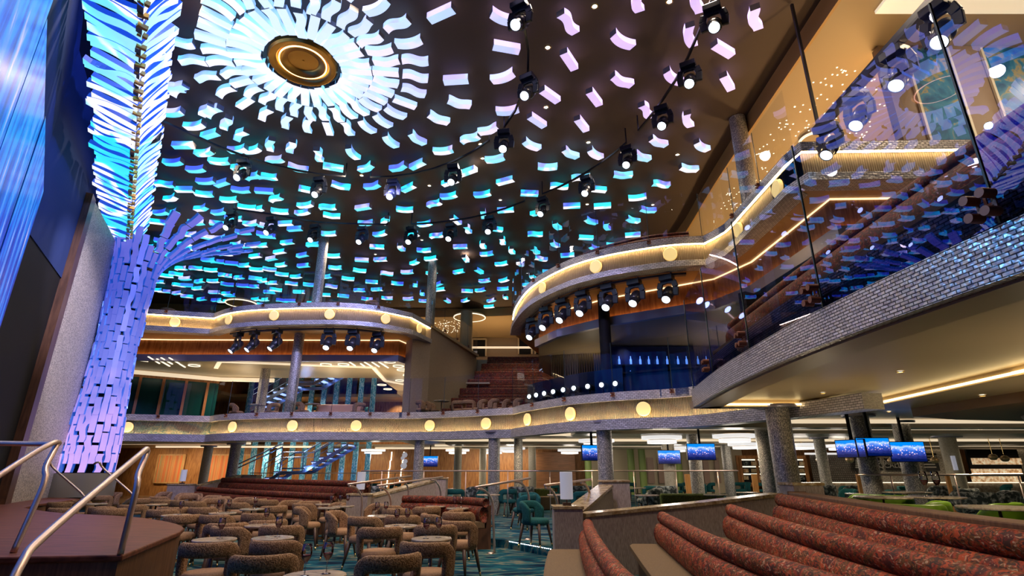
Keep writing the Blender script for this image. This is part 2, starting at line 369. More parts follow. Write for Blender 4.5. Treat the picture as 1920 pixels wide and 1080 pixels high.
# LED wall and TV pictures
def screen_mat(name, strength, stage=False):
    m, nt, b = newmat(name); setp(b, (.01, .01, .02), .25)
    if stage:
        n = N(nt, 'ShaderNodeTexNoise', Scale=1.3, Detail=3, Distortion=.4); nt.links.new(coords(nt, 'UV', (2.6, .5, 1), (0, 0, .45)), n.inputs['Vector'])
        c = ramp(nt, n.outputs['Fac'], [(.32, (.0, .02, .35)), (.45, (.0, .06, .62)), (.56, (.0, .22, .85)), (.64, (.06, .22, .75)), (.72, (.55, .48, .85)), (.82, (.7, .36, .18))])
        nt.links.new(c, b.inputs['Emission Color'])
    else:
        uv = N(nt, 'ShaderNodeTexCoord').outputs['UV']; sx = N(nt, 'ShaderNodeSeparateXYZ'); nt.links.new(uv, sx.inputs[0])
        n = N(nt, 'ShaderNodeTexNoise', Scale=5, Detail=4); nt.links.new(uv, n.inputs['Vector'])
        ad = N(nt, 'ShaderNodeMath', operation='MULTIPLY_ADD'); nt.links.new(n.outputs['Fac'], ad.inputs[0]); ad.inputs[1].default_value = .35; nt.links.new(sx.outputs['Y'], ad.inputs[2])
        base = ramp(nt, ad.outputs[0], [(.28, (.0, .004, .05)), (.5, (.02, .03, .20)), (.68, (.01, .08, .45)), (.82, (.10, .22, .65)), (.92, (.35, .5, .85)), (1.05, (.0, .18, .65))])
        vo = N(nt, 'ShaderNodeTexVoronoi', Scale=9.0); nt.links.new(coords(nt, 'UV', (1.6, 1, 1)), vo.inputs['Vector'])
        dots = ramp(nt, vo.outputs['Distance'], [(.18, (1, 1, 1)), (.38, (0, 0, 0))])
        band = ramp(nt, sx.outputs['Y'], [(.3, (0, 0, 0)), (.42, (1, 1, 1)), (.75, (1, 1, 1)), (.85, (0, 0, 0))])
        mu = N(nt, 'ShaderNodeMath', operation='MULTIPLY'); nt.links.new(dots, mu.inputs[0]); nt.links.new(band, mu.inputs[1])
        mx = N(nt, 'ShaderNodeMix', data_type='RGBA'); nt.links.new(mu.outputs[0], mx.inputs[0]); nt.links.new(base, mx.inputs[6]); mx.inputs[7].default_value = (.9, .6, .65, 1)
        nt.links.new(mx.outputs[2], b.inputs['Emission Color'])
    b.inputs['Emission Strength'].default_value = strength; return m
M['tv_picture'] = screen_mat('tv_picture', 1.3); M['tv_picture'].cycles.emission_sampling = 'NONE'
M['stage_picture'] = screen_mat('stage_picture', .78, True)
def stripes(name, cols, scale, es=0.0):
    m, nt, b = newmat(name); setp(b, rough=.7)
    w = N(nt, 'ShaderNodeTexNoise', Scale=scale, Detail=2); nt.links.new(coords(nt, 'UV', (1, .004, 1)), w.inputs['Vector'])
    c = ramp(nt, w.outputs['Fac'], cols, 'CONSTANT'); nt.links.new(c, b.inputs['Base Color']); return m
M['art'] = stripes('art', [(.0, (.55, .10, .03)), (.38, (.30, .22, .08)), (.45, (.62, .14, .04)), (.52, (.5, .32, .10)), (.58, (.25, .25, .12)), (.63, (.65, .15, .05))], 9)
M['strand_blue'] = noisy('strand_blue', [(.35, (.03, .20, .38)), (.5, (.10, .45, .68)), (.68, (.6, .85, 1))], 16, .25, .2, kind='World', stretch=(2, 2, .7), detail=4)
M['cake'] = noisy('cake', [(.35, (.35, .16, .05)), (.5, (.6, .4, .22)), (.7, (.8, .7, .5))], 6, .4)

M['navy'] = plain('navy', (.004, .012, .06), .25)
M['dark_grey'] = plain('dark_grey', (.03, .03, .028), .4)
M['string'] = plain('string', (.20, .14, .08), .4, .6)
M['plinth'] = plain('plinth', (.28, .26, .20), .35, .4)
M['pendant'] = plain('pendant', (.55, .36, .18), .35, .5)
M['tray'] = emis('tray', (1, .85, .62), .55, nosample=False)
M['star'] = emis('star', (1, .92, .7), 2.0)
M['chalk'] = plain('chalk', (.012, .012, .012), .6)
M['chalk_text'] = plain('chalk_text', (.55, .52, .46), .8)
M['pink_wood'] = plain('pink_wood', (.36, .23, .18), .4)
M['wood_orange'] = noisy('wood_orange', [(.3, (.42, .17, .04)), (.7, (.62, .30, .09))], 6, .5, stretch=(4, 4, .3))
M['wood_dark2'] = noisy('wood_dark2', [(.3, (.15, .06, .02)), (.7, (.26, .11, .045))], 6, .5, stretch=(.4, .4, 4))
M['brown_pale'] = plain('brown_pale', (.22, .14, .08), .5)
M['wood_copper'] = plain('wood_copper', (.40, .15, .06), .4)
M['panel_end_gold'] = plain('panel_end_gold', (.45, .33, .22), .4)
m_ = M['cake_glow'] = noisy('cake_glow', [(.35, (.35, .16, .05)), (.5, (.6, .4, .22)), (.7, (.8, .7, .5))], 6, .4)
b_ = m_.node_tree.nodes['Principled BSDF']; m_.node_tree.links.new(b_.inputs['Base Color'].links[0].from_socket, b_.inputs['Emission Color']); b_.inputs['Emission Strength'].default_value = .6  # display light on the cakes, put in as a glow of their colour
# ============================================================ PLAN OF THE ROOM (metres)
V = Vector
P3L = [V((-20, 18.6, 0)), V((-13.9, 19.7, 0)), V((-11.7, 20.3, 0))]                                 # upper balcony, left: straight run
P3L2 = smooth_path([(-11.7, 20.3), (-10.6, 19.5), (-9.1, 19.05), (-6.7, 18.85), (-5.2, 19.2), (-4.0, 20.2)], .3)
P3L3 = [V((-4.0, 20.2, 0)), V((-3.5, 21.8, 0))]
P3R = smooth_path([(.1, 20.4), (.22, 18.7), (.7, 16.5), (1.6, 14.8), (2.5, 13.9), (3.5, 13.35), (4.3, 13.05), (5.1, 12.95)], .25)
P3R2 = smooth_path([(5.1, 12.95), (5.4, 12.2), (5.42, 11.1), (5.42, 9.9), (5.42, 8.7)], .3) + [V((9.4, 8.6, 0))]
P2L = [V((-20, 19.2, 0)), V((-14, 20, 0)), V((-11.4, 20.8, 0))]
P2L2 = smooth_path([(-11.4, 20.8), (-10.6, 20.1), (-9.3, 19.6), (-7.4, 19.25), (-5.1, 19.3), (-3.6, 19.4), (-2.0, 18.9), (.1, 17.85)], .35)
P2R = smooth_path([(.1, 17.85), (.42, 17.0), (1.45, 15.35), (2.3, 14.5), (3.1, 14.0), (4.1, 13.55), (4.6, 13.0), (5.4, 11.45), (5.62, 11.0)], .3)
PN = smooth_path([(3.75, 10.95), (3.45, 8.9), (3.3, 7.4), (3.2, 5.6), (3.27, 3.8), (3.48, 1.8), (3.85, -.6)], .35)   # near balcony edge

def xy(path): return [(p.x, p.y) for p in path]
def structure(o, kind='structure'): o['kind'] = kind; return o

# ---- floor, platform
mb = MB(); mb.prism([(-25, -3), (32, -3), (32, 38), (-25, 38)], -.2, 0); structure(mb.build('floor', M['carpet']))
PLAT = [(.75, 10.7), (-.1, 11.85), (-1.6, 12.9), (-3.9, 14.2), (-7.5, 17), (-11, 21), (-11, 34), (31.9, 34), (31.9, 9.95), (4.6, 9.95), (3.1, 9.5), (1.1, 9.5)]
mb = MB(); mb.prism(PLAT, 0.0, .15); structure(mb.build('floor_platform', M['carpet']))
mb = MB(); mb.prism([(-25, 24), (-11.05, 24), (-11.05, 34), (-25, 34)], 0, .02); structure(mb.build('floor_parquet', M['marble_light']))

# ---- main ceiling, gold edge, outer ceiling
EDGE = smooth_path([(6.35, -3), (6.35, 4), (6.4, 10), (6.5, 15), (6.7, 19.5), (6.2, 23), (5.0, 26), (3, 28.6), (0, 30.3), (-5, 30.7), (-12, 30.3), (-21, 29.5)], 1.0)
mb = MB(); mb.prism(xy(EDGE) + [(-21, -3)], 10.6, 10.8); structure(mb.build('ceiling', M['ceiling_dark']))
mb = MB(); ribbon(mb, EDGE, [(-.06, 10.1), (0, 10.1), (0, 10.62), (-.06, 10.62)], sign=1)
structure(mb.build('trim_1', M['gold_ceiling']))
outer = [(14.5, p.y) for p in EDGE if p.x > 5.0]; outer[-1] = (14.5, 38)
mb = MB(); mb.prism(xy(EDGE) + [(-21, 38), (32, 38), (32, -3)], 10.1, 10.2)
structure(mb.build('ceiling_outer', M['ceiling_tan']))
# ---- outer walls
for nm, c, d, m in (('wall_right', (32.1, 17.5, 5), (.2, 41, 11), 'wall_tan'), ('wall_left', (-25.1, 17.5, 5), (.2, 41, 11), 'dark_wall'),
                    ('wall_rear', (3.5, -3.1, 5), (58, .2, 11), 'dark_wall')):
    mb = MB(); mb.box(c, d); structure(mb.build(nm, M[m]))
mb = MB(); mb.box((3.5, 36, 8.6), (58, .2, 3.2)); structure(mb.build('wall_back_upper', M['wall_tan']))
mb = MB(); mb.box((3.5, 34.1, 3.2), (58, .2, 6.6)); structure(mb.build('wall_back', M['wood']))

# ---- deck slabs
def slab(name, poly, z0, z1, m, under):
    mb = MB(); mb.prism(poly, z0, z1, 0, 0, 1); return structure(mb.build(name, [M[m], M[under]]))
slab('floor_deck_two', xy(P2L) + xy(P2L2)[1:] + [(.1, 30), (-5.2, 30), (-5.2, 26.5), (-15.5, 26.5), (-15.5, 30), (-20, 30)], 2.74, 3.2, 'carpet', 'soffit_low')
slab('floor_deck_two_east', [(.1, 34)] + xy(P2R) + [(31.9, 11), (31.9, 34)], 2.74, 3.2, 'carpet', 'soffit_low')
slab('floor_balcony_near', xy(PN)[:-1] + [(3.85, -.6), (31.9, -.6), (31.9, 10.95)], 2.78, 3.2, 'carpet', 'soffit')
slab('floor_deck_three', xy(P3L) + xy(P3L2)[1:] + xy(P3L3)[1:] + [(-1.9, 28), (-1.9, 35.9), (-20, 35.9)], 6.5, 7.13, 'soffit', 'gold_ceiling')
slab('floor_deck_three_back', [(-1.9, 28.6), (14, 28.6), (14, 35.9), (-1.9, 35.9)], 6.5, 7.13, 'soffit', 'soffit')
slab('floor_deck_three_east', xy(P3R) + xy(P3R2)[1:] + [(14, 8.6), (14, 28.5), (3, 28.5), (1.2, 24)], 6.5, 7.13, 'soffit', 'gold_ceiling')

# ---- balcony fronts: mosaic / ribbed plaster / mosaic, with light strips
def front(name, path, zb, zr0, zr1, zt, lit, mos='mosaic_far', glowm='strip'):
    mb = MB()
    ribbon(mb, path, [(-.25, zb), (.17, zb), (.17, zr0 + (.035 if 'b' in lit else 0)), (.155, zr0 + (.035 if 'b' in lit else 0)), (.155, zr0 - .01), (-.25, zr0 - .01)], 0)
    ribbon(mb, path, [(-.20, zr0), (0, zr0), (0, zr1), (-.20, zr1)], 1)
    ribbon(mb, path, [(-.25, zr1), (.10, zr1), (.10, zt), (-.25, zt)], 0)
    o = structure(mb.build(name, [M[mos], M['ribbed']]))
    if 'b' in lit:
        s = MB(); ribbon(s, path, [(.10, zr0 - .006), (.145, zr0 - .006), (.145, zr0 + .02), (.10, zr0 + .02)]); s.build('light_strip', M[glowm], o)
    if 't' in lit:
        s = MB(); ribbon(s, path, [(.055, zr1 - .022), (.085, zr1 - .022), (.085, zr1 - .002), (.055, zr1 - .002)]); s.build('light_strip', M[glowm], o)
    return o
for i, (p, nm) in enumerate(((P2L, 'trim_2'), (P2L2, 'trim_3'), (P2R, 'trim_4'))):
    front(nm, p, 2.47, 2.70, 3.20, 3.42, 'b')
for p, nm, l in ((P3L, 'trim_5', 'tb'), (P3L2, 'trim_6', 't'), (P3L3, 'trim_7', 't'), (P3R, 'trim_8', 't'), (P3R2, 'trim_9', 't')):
    front(nm, p, 6.48, 6.64, 7.13, 7.33, l, glowm='strip_low')
# far balcony front carries on under the near balcony as a mosaic beam
mb = MB(); ribbon(mb, smooth_path([(5.62, 11.0), (5.9, 10.1), (6.1, 9.2)], .4), [(-.25, 2.47), (.16, 2.47), (.16, 2.74), (-.25, 2.74)])
structure(mb.build('trim_10', M['mosaic_far']))
# near balcony front: two stepped mosaic bands
mb = MB(); ribbon(mb, PN, [(-.25, 2.68), (.10, 2.68), (.10, 3.03), (-.25, 3.03)]); ribbon(mb, PN, [(-.3, 3.035), (.0, 3.035), (.0, 3.36), (-.3, 3.36)])
structure(mb.build('trim_11', M['mosaic']))
# soffit border and cove of the near balcony
mb = MB()
mb.prism([(3.6, 10.95), (8, 10.95), (8, 10.55), (3.95, 10.55)], 2.66, 2.8)
N1 = [p for p in PN]
mb.prism([(p.x, p.y) for p in N1] + [(p.x + .42, p.y) for p in reversed(N1)], 2.66, 2.8)
mb.prism([(7.0, 10.55), (8.0, 10.55), (8.0, 2), (6.2, 2), (6.3, 4.5), (6.6, 7)], 2.66, 2.8)
structure(mb.build('ceiling_border', M['soffit']))
st = MB(); st.bar((3.98, 10.53, 2.70), (7.0, 10.53, 2.70), .03); st.bar((6.99, 10.5, 2.70), (6.6, 7, 2.70), .03); st.bar((6.58, 7, 2.70), (6.28, 4.5, 2.70), .03); st.bar((6.28, 4.5, 2.70), (6.18, 2, 2.70), .03)
structure(st.build('trim_12', M['strip_cove']))
# stepped brown bulkheads over the lounge on the far side of the near balcony
mb = MB(); mb.prism([(8.0, 8.5), (8.0, 10.9), (9.4, 11.6), (14, 12.6), (14, 3), (9, 3), (8.4, 6)], 2.50, 2.74)
structure(mb.build('ceiling_bulkhead', M['brown_soffit']))
mb = MB(); mb.lathe([(1.7, 2.42), (1.9, 2.40), (1.95, 2.5)], (11.6, 9.6, 0), 40); structure(mb.build('ceiling_ring', M['brown_soffit']))
# deck one ceiling behind the balcony, with long cream coves
mb = MB(); mb.prism([(-25, 24), (-15.5, 24), (-15.5, 34), (-25, 34)], 2.73, 2.86); mb.prism([(-5.2, 26.4), (.1, 26.4), (.1, 34), (-5.2, 34)], 2.745, 2.86); mb.prism([(-15.5, 31.5), (-5.2, 31.5), (-5.2, 34), (-15.5, 34)], 2.745, 2.86)
structure(mb.build('ceiling_deck_one', M['soffit_low']))
k = 0
for y, x0, x1, z in ((22.0, -19, -10.8), (24.3, -20, -11)) and []: pass
cv = [((-19.5, 23.0), (-12.0, 23.4)), ((-19.5, 26.5), (-12.5, 26.5)), ((-19.5, 30.5), (-11, 30.5)), ((-8.2, 21.6), (-4.6, 21.6)), ((-4.6, 21.6), (-2.8, 23.6)), ((-2.8, 23.6), (31, 23.6)),
      ((-8, 32.6), (31, 32.6)), ((-4, 28.8), (31, 28.8)), ((1.0, 19.6), (31, 19.6)), ((3.5, 16.6), (31, 16.6)), ((7.2, 14.2), (31, 14.2))]
for k, (a, b) in enumerate(cv):
    mb = MB(); mb.bar((*a, 2.68), (*b, 2.68), .16, .09); structure(mb.build('trim_cove_%d' % (k + 1), M['cove_cream']))
mb = MB()
for a, b, d in (((-19.5, 24.6), (-12, 24.6), .9), ((2, 18.1), (31, 18.1), 1.3), ((-3, 26), (31, 26), 2.0), ((4.5, 15.3), (31, 15.3), .8), ((-3.0, 30.6), (31, 30.6), 1.6)):
    mb.box(((a[0] + b[0]) / 2, a[1], 2.66), (b[0] - a[0], d, .16))
structure(mb.build('ceiling_bulkheads_deck_one', M['soffit_low']))

# ---- set-back wooden bulkheads under deck three, glowing from below
def wood_band(name, poly, closed_from, n_lit):
    mb = MB(); mb.prism(poly, 5.66, 6.5, 0, 0, 1); o = structure(mb.build(name, [M['wood'], M['soffit']]))
    path = [V((*p, 0)) for p in poly[:n_lit]]
    f = MB(); ribbon(f, path, [(.0, 5.60), (.16, 5.60), (.16, 5.86), (.145, 5.86), (.145, 5.79), (.0, 5.79)]); f.build('ledge', M['silver_paint'], o)
    s = MB(); ribbon(s, path, [(.05, 5.80), (.10, 5.80), (.10, 5.83), (.05, 5.83)]); s.build('light_strip', M['strip_amber'], o)
    t = MB(); ribbon(t, path, [(.01, 6.47), (.05, 6.47), (.05, 6.495), (.01, 6.495)]); t.build('light_strip', M['strip_soft'], o)
    return o
M['silver_paint'] = plain('silver_paint', (.36, .33, .40), .35, .5)
wood_band('wall_bulkhead_left', [(-19.9, 20.7), (-13.8, 21.2), (-4.6, 21.3), (-3.9, 23.4), (-2.4, 30), (-2.4, 33.9), (-6.4, 33.9), (-6.4, 25.6), (-16.2, 25.6), (-16.2, 33.9), (-19.9, 33.9)], 0, 4)
wood_band('wall_bulkhead_right', [(.95, 18.6), (1.6, 17.1), (2.9, 15.7), (4.4, 14.7), (5.6, 13.9), (6.1, 12.6), (6.2, 9.3), (13.9, 9.1), (13.9, 28), (3, 28), (1.2, 23.5)], 0, 8)
mb = MB(); mb.prism([(-19.9, 30), (-16.2, 30), (-16.2, 33.9), (-19.9, 33.9)], 5.5, 5.66); mb.prism([(-6.4, 30), (-2.4, 30), (-2.4, 33.9), (-6.4, 33.9)], 5.5, 5.66); mb.prism([(-16.2, 31.4), (-6.4, 31.4), (-6.4, 33.9), (-16.2, 33.9)], 5.5, 5.66); structure(mb.build('ceiling_deck_two', M['soffit']))

# ---- slanted side wall of the stadium seating, pillar at its front
mb = MB(); mb.prism([(-4.0, 21.0), (-3.4, 21.8), (-1.9, 28), (-2.1, 28), (-4.35, 21.5)], 3.2, 7.16); structure(mb.build('wall_stadium', M['wall_tan']))
mb = MB(); ribbon(mb, [V((-3.45, 21.7, 0)), V((-1.85, 28, 0))], [(-.08, 7.16), (.08, 7.16), (.08, 7.28), (-.08, 7.28)]); structure(mb.build('trim_13', M['soffit']))
# deck three: back wall openings (dark shop doors) and tan ceiling lights
for k, (x0, x1, y0, y1) in enumerate(((700, 712, 640, 668), (886, 911, 636, 668), (972, 997, 628, 664), (1003, 1012, 622, 664))):
    a = aty(x0, y0, 35.8); b = aty(x1, y1, 35.8)
    mb = MB(); mb.box(((a.x + b.x) / 2, 35.82, (a.z + b.z) / 2), (b.x - a.x, .08, a.z - b.z)); o = structure(mb.build('door_%d' % (k + 1), M['black']))
    fm = MB()
    for xx in (a.x, b.x): fm.bar((xx, 35.76, b.z), (xx, 35.76, a.z), .1)
    fm.bar((a.x, 35.76, a.z), (b.x, 35.76, a.z), .1); fm.build('door_frame', M['cream'], o)
mb = MB(); mb.bar((-4.9, 35.6, 9.35), (3.5, 35.6, 9.35), .12); structure(mb.build('trim_14', M['cove_cream']))

# ---- stage side: proscenium wall, lower wall with its shade painted black, fabric panel, LED wall
A0, A1, A2, A3 = V((-13.9, 17.3, 0)), V((-11.9, 13.4, 0)), V((-9.9, 9.8, 0)), V((-3.4, 2.2, 0))
d01 = (A0 - A1).normalized(); nin = V((d01.y, -d01.x, 0));  nin = nin if nin.x > 0 else -nin     # towards the room
def wallseg(name, a, b, z0, z1, m, off=0.0, th=.2, kind='structure'):
    mb = MB(); d = (b - a).normalized(); n = V((d.y, -d.x, 0)); n = n if n.x > 0 else -n
    q = [a + n * off, b + n * off, b + n * (off - th), a + n * (off - th)]
    mb.prism([(p.x, p.y) for p in q], z0, z1); o = mb.build(name, m)
    if kind: o['kind'] = kind
    return o
wallseg('wall_stage_header', A1, A2, 6.2, 10.6, M['stage_wall']); wallseg('wall_stage_header', A0, A1, 8.7, 10.6, M['stage_wall'], 0); wallseg('wall_stage_header', A2, A3, 7.2, 10.6, M['stage_wall'])
wallseg('wall_stage_unlit', A0, A1, .75, 8.75, M['black'], -1.4); wallseg('wall_stage_unlit', A1, A2, .75, 6.2, M['black'], -.02)  # this stretch of wall is only unlit; its shade is painted black
wallseg('wall_stage_unlit', A2, A3, .75, 7.2, M['black'], -.6)
mb = MB(); mb.prism([(-20, 25), (-13.9, 17.3), (-3.4, 2.2), (-3.2, -2.9), (-20, -2.9)], 10.58, 10.6); structure(mb.build('ceiling_stage', M['dark_wall']))
o = wallseg('fabric_wall_panel', V((-13.55, 16.75, 0)), A1, .75, 8.7, M['fabric_panel'], .12, .3, None)
tag(o, 'tall pale shimmering fabric panel standing at the side of the stage opening', 'wall panel')
fr = wallseg('frame', A1 + V((.22, -.4, 0)), A1, .75, 8.7, M['wood_dark'], .16, .34, None); fr.parent = o
fr = wallseg('frame', V((-14.1, 17.6, 0)), V((-13.55, 16.75, 0)), .75, 8.9, M['black'], .10, .3, None); fr.parent = o
def led(name, a, b, z0, z1, label):
    root = empty(name, ((a.x + b.x) / 2, (a.y + b.y) / 2, 0)); loc = root.location
    d = (b - a).normalized(); n = V((d.y, -d.x, 0)); n = n if n.x > 0 else -n
    L = (b - a).length
    mb = MB()
    q = [a + n * .15 - loc, b + n * .15 - loc]
    mb.v = [(q[0].x, q[0].y, z0), (q[1].x, q[1].y, z0), (q[1].x, q[1].y, z1), (q[0].x, q[0].y, z1)]
    mb.face((0, 1, 2, 3), 0, [(0, 0), (L, 0), (L, z1 - z0), (0, z1 - z0)])
    mb.build('screen', M['stage_picture'], root)
    cb = MB(); q = [a - loc, b - loc, b + n * .14 - loc, a + n * .14 - loc]; cb.prism([(p.x, p.y) for p in q], z0 - .04, z1 + .04); cb.build('cabinet', M['screen_blue'], root)
    tag(root, label, 'LED screen', 'LED screens beside the stage')
M['screen_blue'] = plain('screen_blue', (.02, .05, .3), .35)
led('led_screen', V((-7.82, 7.34, 0)), V((-9.9, 9.8, 0)), 1.4, 7.0, 'glowing blue LED screen next to the dark stage wall, farthest of three')
led('led_screen', V((-6.0, 5.2, 0)), V((-7.7, 7.2, 0)), 1.4, 6.9, 'glowing blue LED screen between two others beside the stage')
led('led_screen', V((-3.5, 2.3, 0)), V((-5.9, 5.1, 0)), 1.4, 7.1, 'glowing blue LED screen nearest the stage steps')

# ---- stage: thrust with rounded nose
STG = smooth_path([(-9.8, 11.7), (-8.3, 10.6), (-6.5, 9.8), (-5.2, 8.8), (-4.45, 7.9), (-4.1, 7.0), (-3.62, 5.5)], .35)
poly = xy(STG) + [(-4.7, 5.35), (-5.6, 5.3), (-5.9, 3.4), (-13, 11), (-14.6, 17.4), (-11.7, 15.5), (-10.9, 13.2), (-10.2, 12.0)]
st = empty('stage', (-8, 9, 0))
mb = MB(); mb.prism([(x + 8, y - 9) for x, y in poly], .69, .75); mb.build('stage_deck', M['stage_wood'], st, mod=('bevel', .015))
mb = MB(); mb.prism([(x + 8.0, y - 9) for x, y in [((p[0] - 8) * .988 + 7.9, (p[1] - 9) * .988 + 9) for p in [(q[0], q[1]) for q in poly]]], 0.0, .69) if False else mb.prism([(x + 8 - .04, y - 9 + .01) for x, y in poly], 0.0, .69); mb.build('stage_apron', M['stage_side'], st)
tag(st, 'brown wooden thrust stage with rounded nose in front of the chairs', 'stage')
mb = MB(); mb.box((-4.35, 5.0, .22), (1.3, .5, .44)); mb.box((-4.3, 4.4, .11), (1.3, .6, .22)); o = mb.build('stage_steps', M['stage_side']); tag(o, 'dark wooden steps leading up onto the stage', 'steps')
l = MB(); l.bar((-4.95, 5.24, .40), (-3.72, 5.24, .40), .02); l.build('light_strip', M['led_line'], o)

def hand_rail(name, parts, r, label, cat='handrail', group=None, mat='rail_metal'):
    pts0 = V(parts[0][0]); root = empty(name, (pts0.x, pts0.y, 0)); off = V((pts0.x, pts0.y, 0))
    for nm, p, rr in parts2(parts, r):
        mb = MB(); mb.tube([V(q) - off for q in p], rr, 12); mb.build(nm, M[mat], root, smooth=True)
    tag(root, label, cat, group); return root
def parts2(parts, r):
    out = []
    for i, p in enumerate(parts):
        q = smooth_path([V(x) for x in p], .05) if len(p) > 2 else [V(x) for x in p]
        out.append(('handrail_tube' if i == 0 else 'post', q, r if i == 0 else r * .95))
    return out
a = [(-3.05, 3.55, .15), (-3.06, 3.62, .6), (-3.14, 3.8, .93), (-3.25, 4.1, 1.09), (-3.72, 5.55, 1.62), (-3.79, 5.78, 1.70), (-3.80, 5.80, 1.64), (-3.72, 5.62, 1.45), (-3.66, 5.55, 1.33), (-3.66, 5.52, .75)]
hand_rail('stage_handrail', [a], .028, 'bent metal tube handrail at the stage corner closest to the chairs', group=None)
a = [(-4.7, 4.6, .95), (-4.75, 4.75, 1.1), (-4.85, 5.6, 1.62), (-4.9, 5.95, 1.78), (-4.92, 6.0, 1.74), (-4.85, 5.85, 1.52), (-4.78, 5.8, 1.36), (-4.75, 5.62, .75)]
hand_rail('stage_handrail', [a], .028, 'bent metal tube handrail on the stage, beside the one at the corner')
a = [(-6.9, 5.9, 1.78), (-6.2, 6.0, 1.78), (-5.45, 6.4, 1.78), (-5.1, 6.25, 1.78)]
hand_rail('stage_handrail', [a, [(-6.88, 5.9, 1.78), (-6.88, 5.9, .75)]], .028, 'level metal handrail across the rear of the stage steps')
for q, lb in (((-10.4, 12.6), 'thin curved metal grab rail at the far stage steps, by the fabric panel'), ((-9.5, 12.9), 'thin curved metal grab rail at the far stage steps, by the shimmering column')):
    x, y = q
    hand_rail('stage_handrail', [[(x - .1, y, 1.62), (x + .0, y, 1.66), (x + .1, y + .1, 1.5), (x + .75, y + .2, 1.0), (x + .8, y + .2, .9), (x + .62, y + .2, .62 + .13)]], .022, lb)
# ============================================================ FURNITURE
def back_band(rad, zt, zb, zlow, wall, open_at, end, mat, name, root, th=.07, solid=False):
    """curved upholstered back: a band held on two side posts (open) or a full shell"""
    nt = 24; zs = [zlow, zlow + (zb - zlow) * .5, zb, (zb + zt) / 2, zt]
    ths = [R(-end + 2 * end * i / nt) for i in range(nt + 1)]
    def P(i, k, s):
        t = ths[i]; z = zs[k]; f = abs(math.degrees(t)) / end
        if k >= 3: z -= (max(0, f - .50) / .50) ** 2.2 * (.15 if not solid else .28) * (1 if k == 4 else .6)
        r = rad + (th / 2 if s else -th / 2) + .05 * (z - .4)
        return (r * math.sin(t), -r * math.cos(t) * .96, z)
    cell = lambda i, k: 0 <= i < nt and 0 <= k < 4 and (solid or k >= 2 or abs(math.degrees(ths[i] + ths[i + 1]) / 2) > open_at)
    mb = MB(); idx = {}
    def I(i, k, s):
        if (i, k, s) not in idx: idx[(i, k, s)] = len(mb.v); mb.v.append(P(i, k, s))
        return idx[(i, k, s)]
    for i in range(nt):
        for k in range(4):
            if not cell(i, k): continue
            mb.face((I(i, k, 1), I(i + 1, k, 1), I(i + 1, k + 1, 1), I(i, k + 1, 1)))
            mb.face((I(i, k, 0), I(i, k + 1, 0), I(i + 1, k + 1, 0), I(i + 1, k, 0)))
            if not cell(i - 1, k): mb.face((I(i, k, 0), I(i, k, 1), I(i, k + 1, 1), I(i, k + 1, 0)))
            if not cell(i + 1, k): mb.face((I(i + 1, k, 1), I(i + 1, k, 0), I(i + 1, k + 1, 0), I(i + 1, k + 1, 1)))
            if not cell(i, k - 1): mb.face((I(i, k, 0), I(i + 1, k, 0), I(i + 1, k, 1), I(i, k, 1)))
            if not cell(i, k + 1): mb.face((I(i, k + 1, 1), I(i + 1, k + 1, 1), I(i + 1, k + 1, 0), I(i, k + 1, 0)))
    return mb.build(name, M[mat], root, smooth=True, mod=('sub', 1))
def make_chair(cloth, seat, name='armchair', tub=False):
    root = empty(name)
    if tub: back_band(.34, .76, .50, .30, None, 0, 112, cloth, 'backrest', root, th=.10, solid=True)
    else: back_band(.256, .79, .635, .40, None, 56, 100, cloth, 'backrest', root, th=.075)
    r = .31 if tub else .262
    mb = MB(); mb.lathe([(.0, .375), (r - .03, .378), (r - .004, .395), (r, .43), (r - .006, .465), (r - .04, .487), (.0, .495)], n=28); mb.build('seat', M[seat], root, smooth=True)
    for sx in (-1, 1):
        for sy in (-1, 1):
            a, b = V((sx * .175, sy * .165, .40)), V((sx * .245, sy * .225, 0))
            q = [a + (b - a) * t for t in (0, .5, .86, .861, 1)]
            mb = MB(); mb.tube(q[:3], [.031, .025, .016], 8); mb.tube(q[3:], [.0165, .012], 8, mi=1)
            mb.build('leg', [M['leg_wood'], M['brass']], root, smooth=True)
    return root
ORD = ['first', 'second', 'third', 'fourth', 'fifth', 'sixth', 'seventh', 'eighth', 'ninth', 'tenth', 'eleventh', 'twelfth', 'thirteenth', 'fourteenth', 'fifteenth', 'sixteenth',
       'seventeenth', 'eighteenth', 'nineteenth', 'twentieth'] + ['twenty-' + w for w in ('first', 'second', 'third', 'fourth', 'fifth', 'sixth', 'seventh', 'eighth', 'ninth')] + ['thirtieth'] + ['thirty-' + w for w in ('first', 'second', 'third', 'fourth', 'fifth', 'sixth', 'seventh', 'eighth', 'ninth')] + ['fortieth'] + ['forty-' + w for w in ('first', 'second', 'third', 'fourth', 'fifth', 'sixth', 'seventh', 'eighth', 'ninth')]
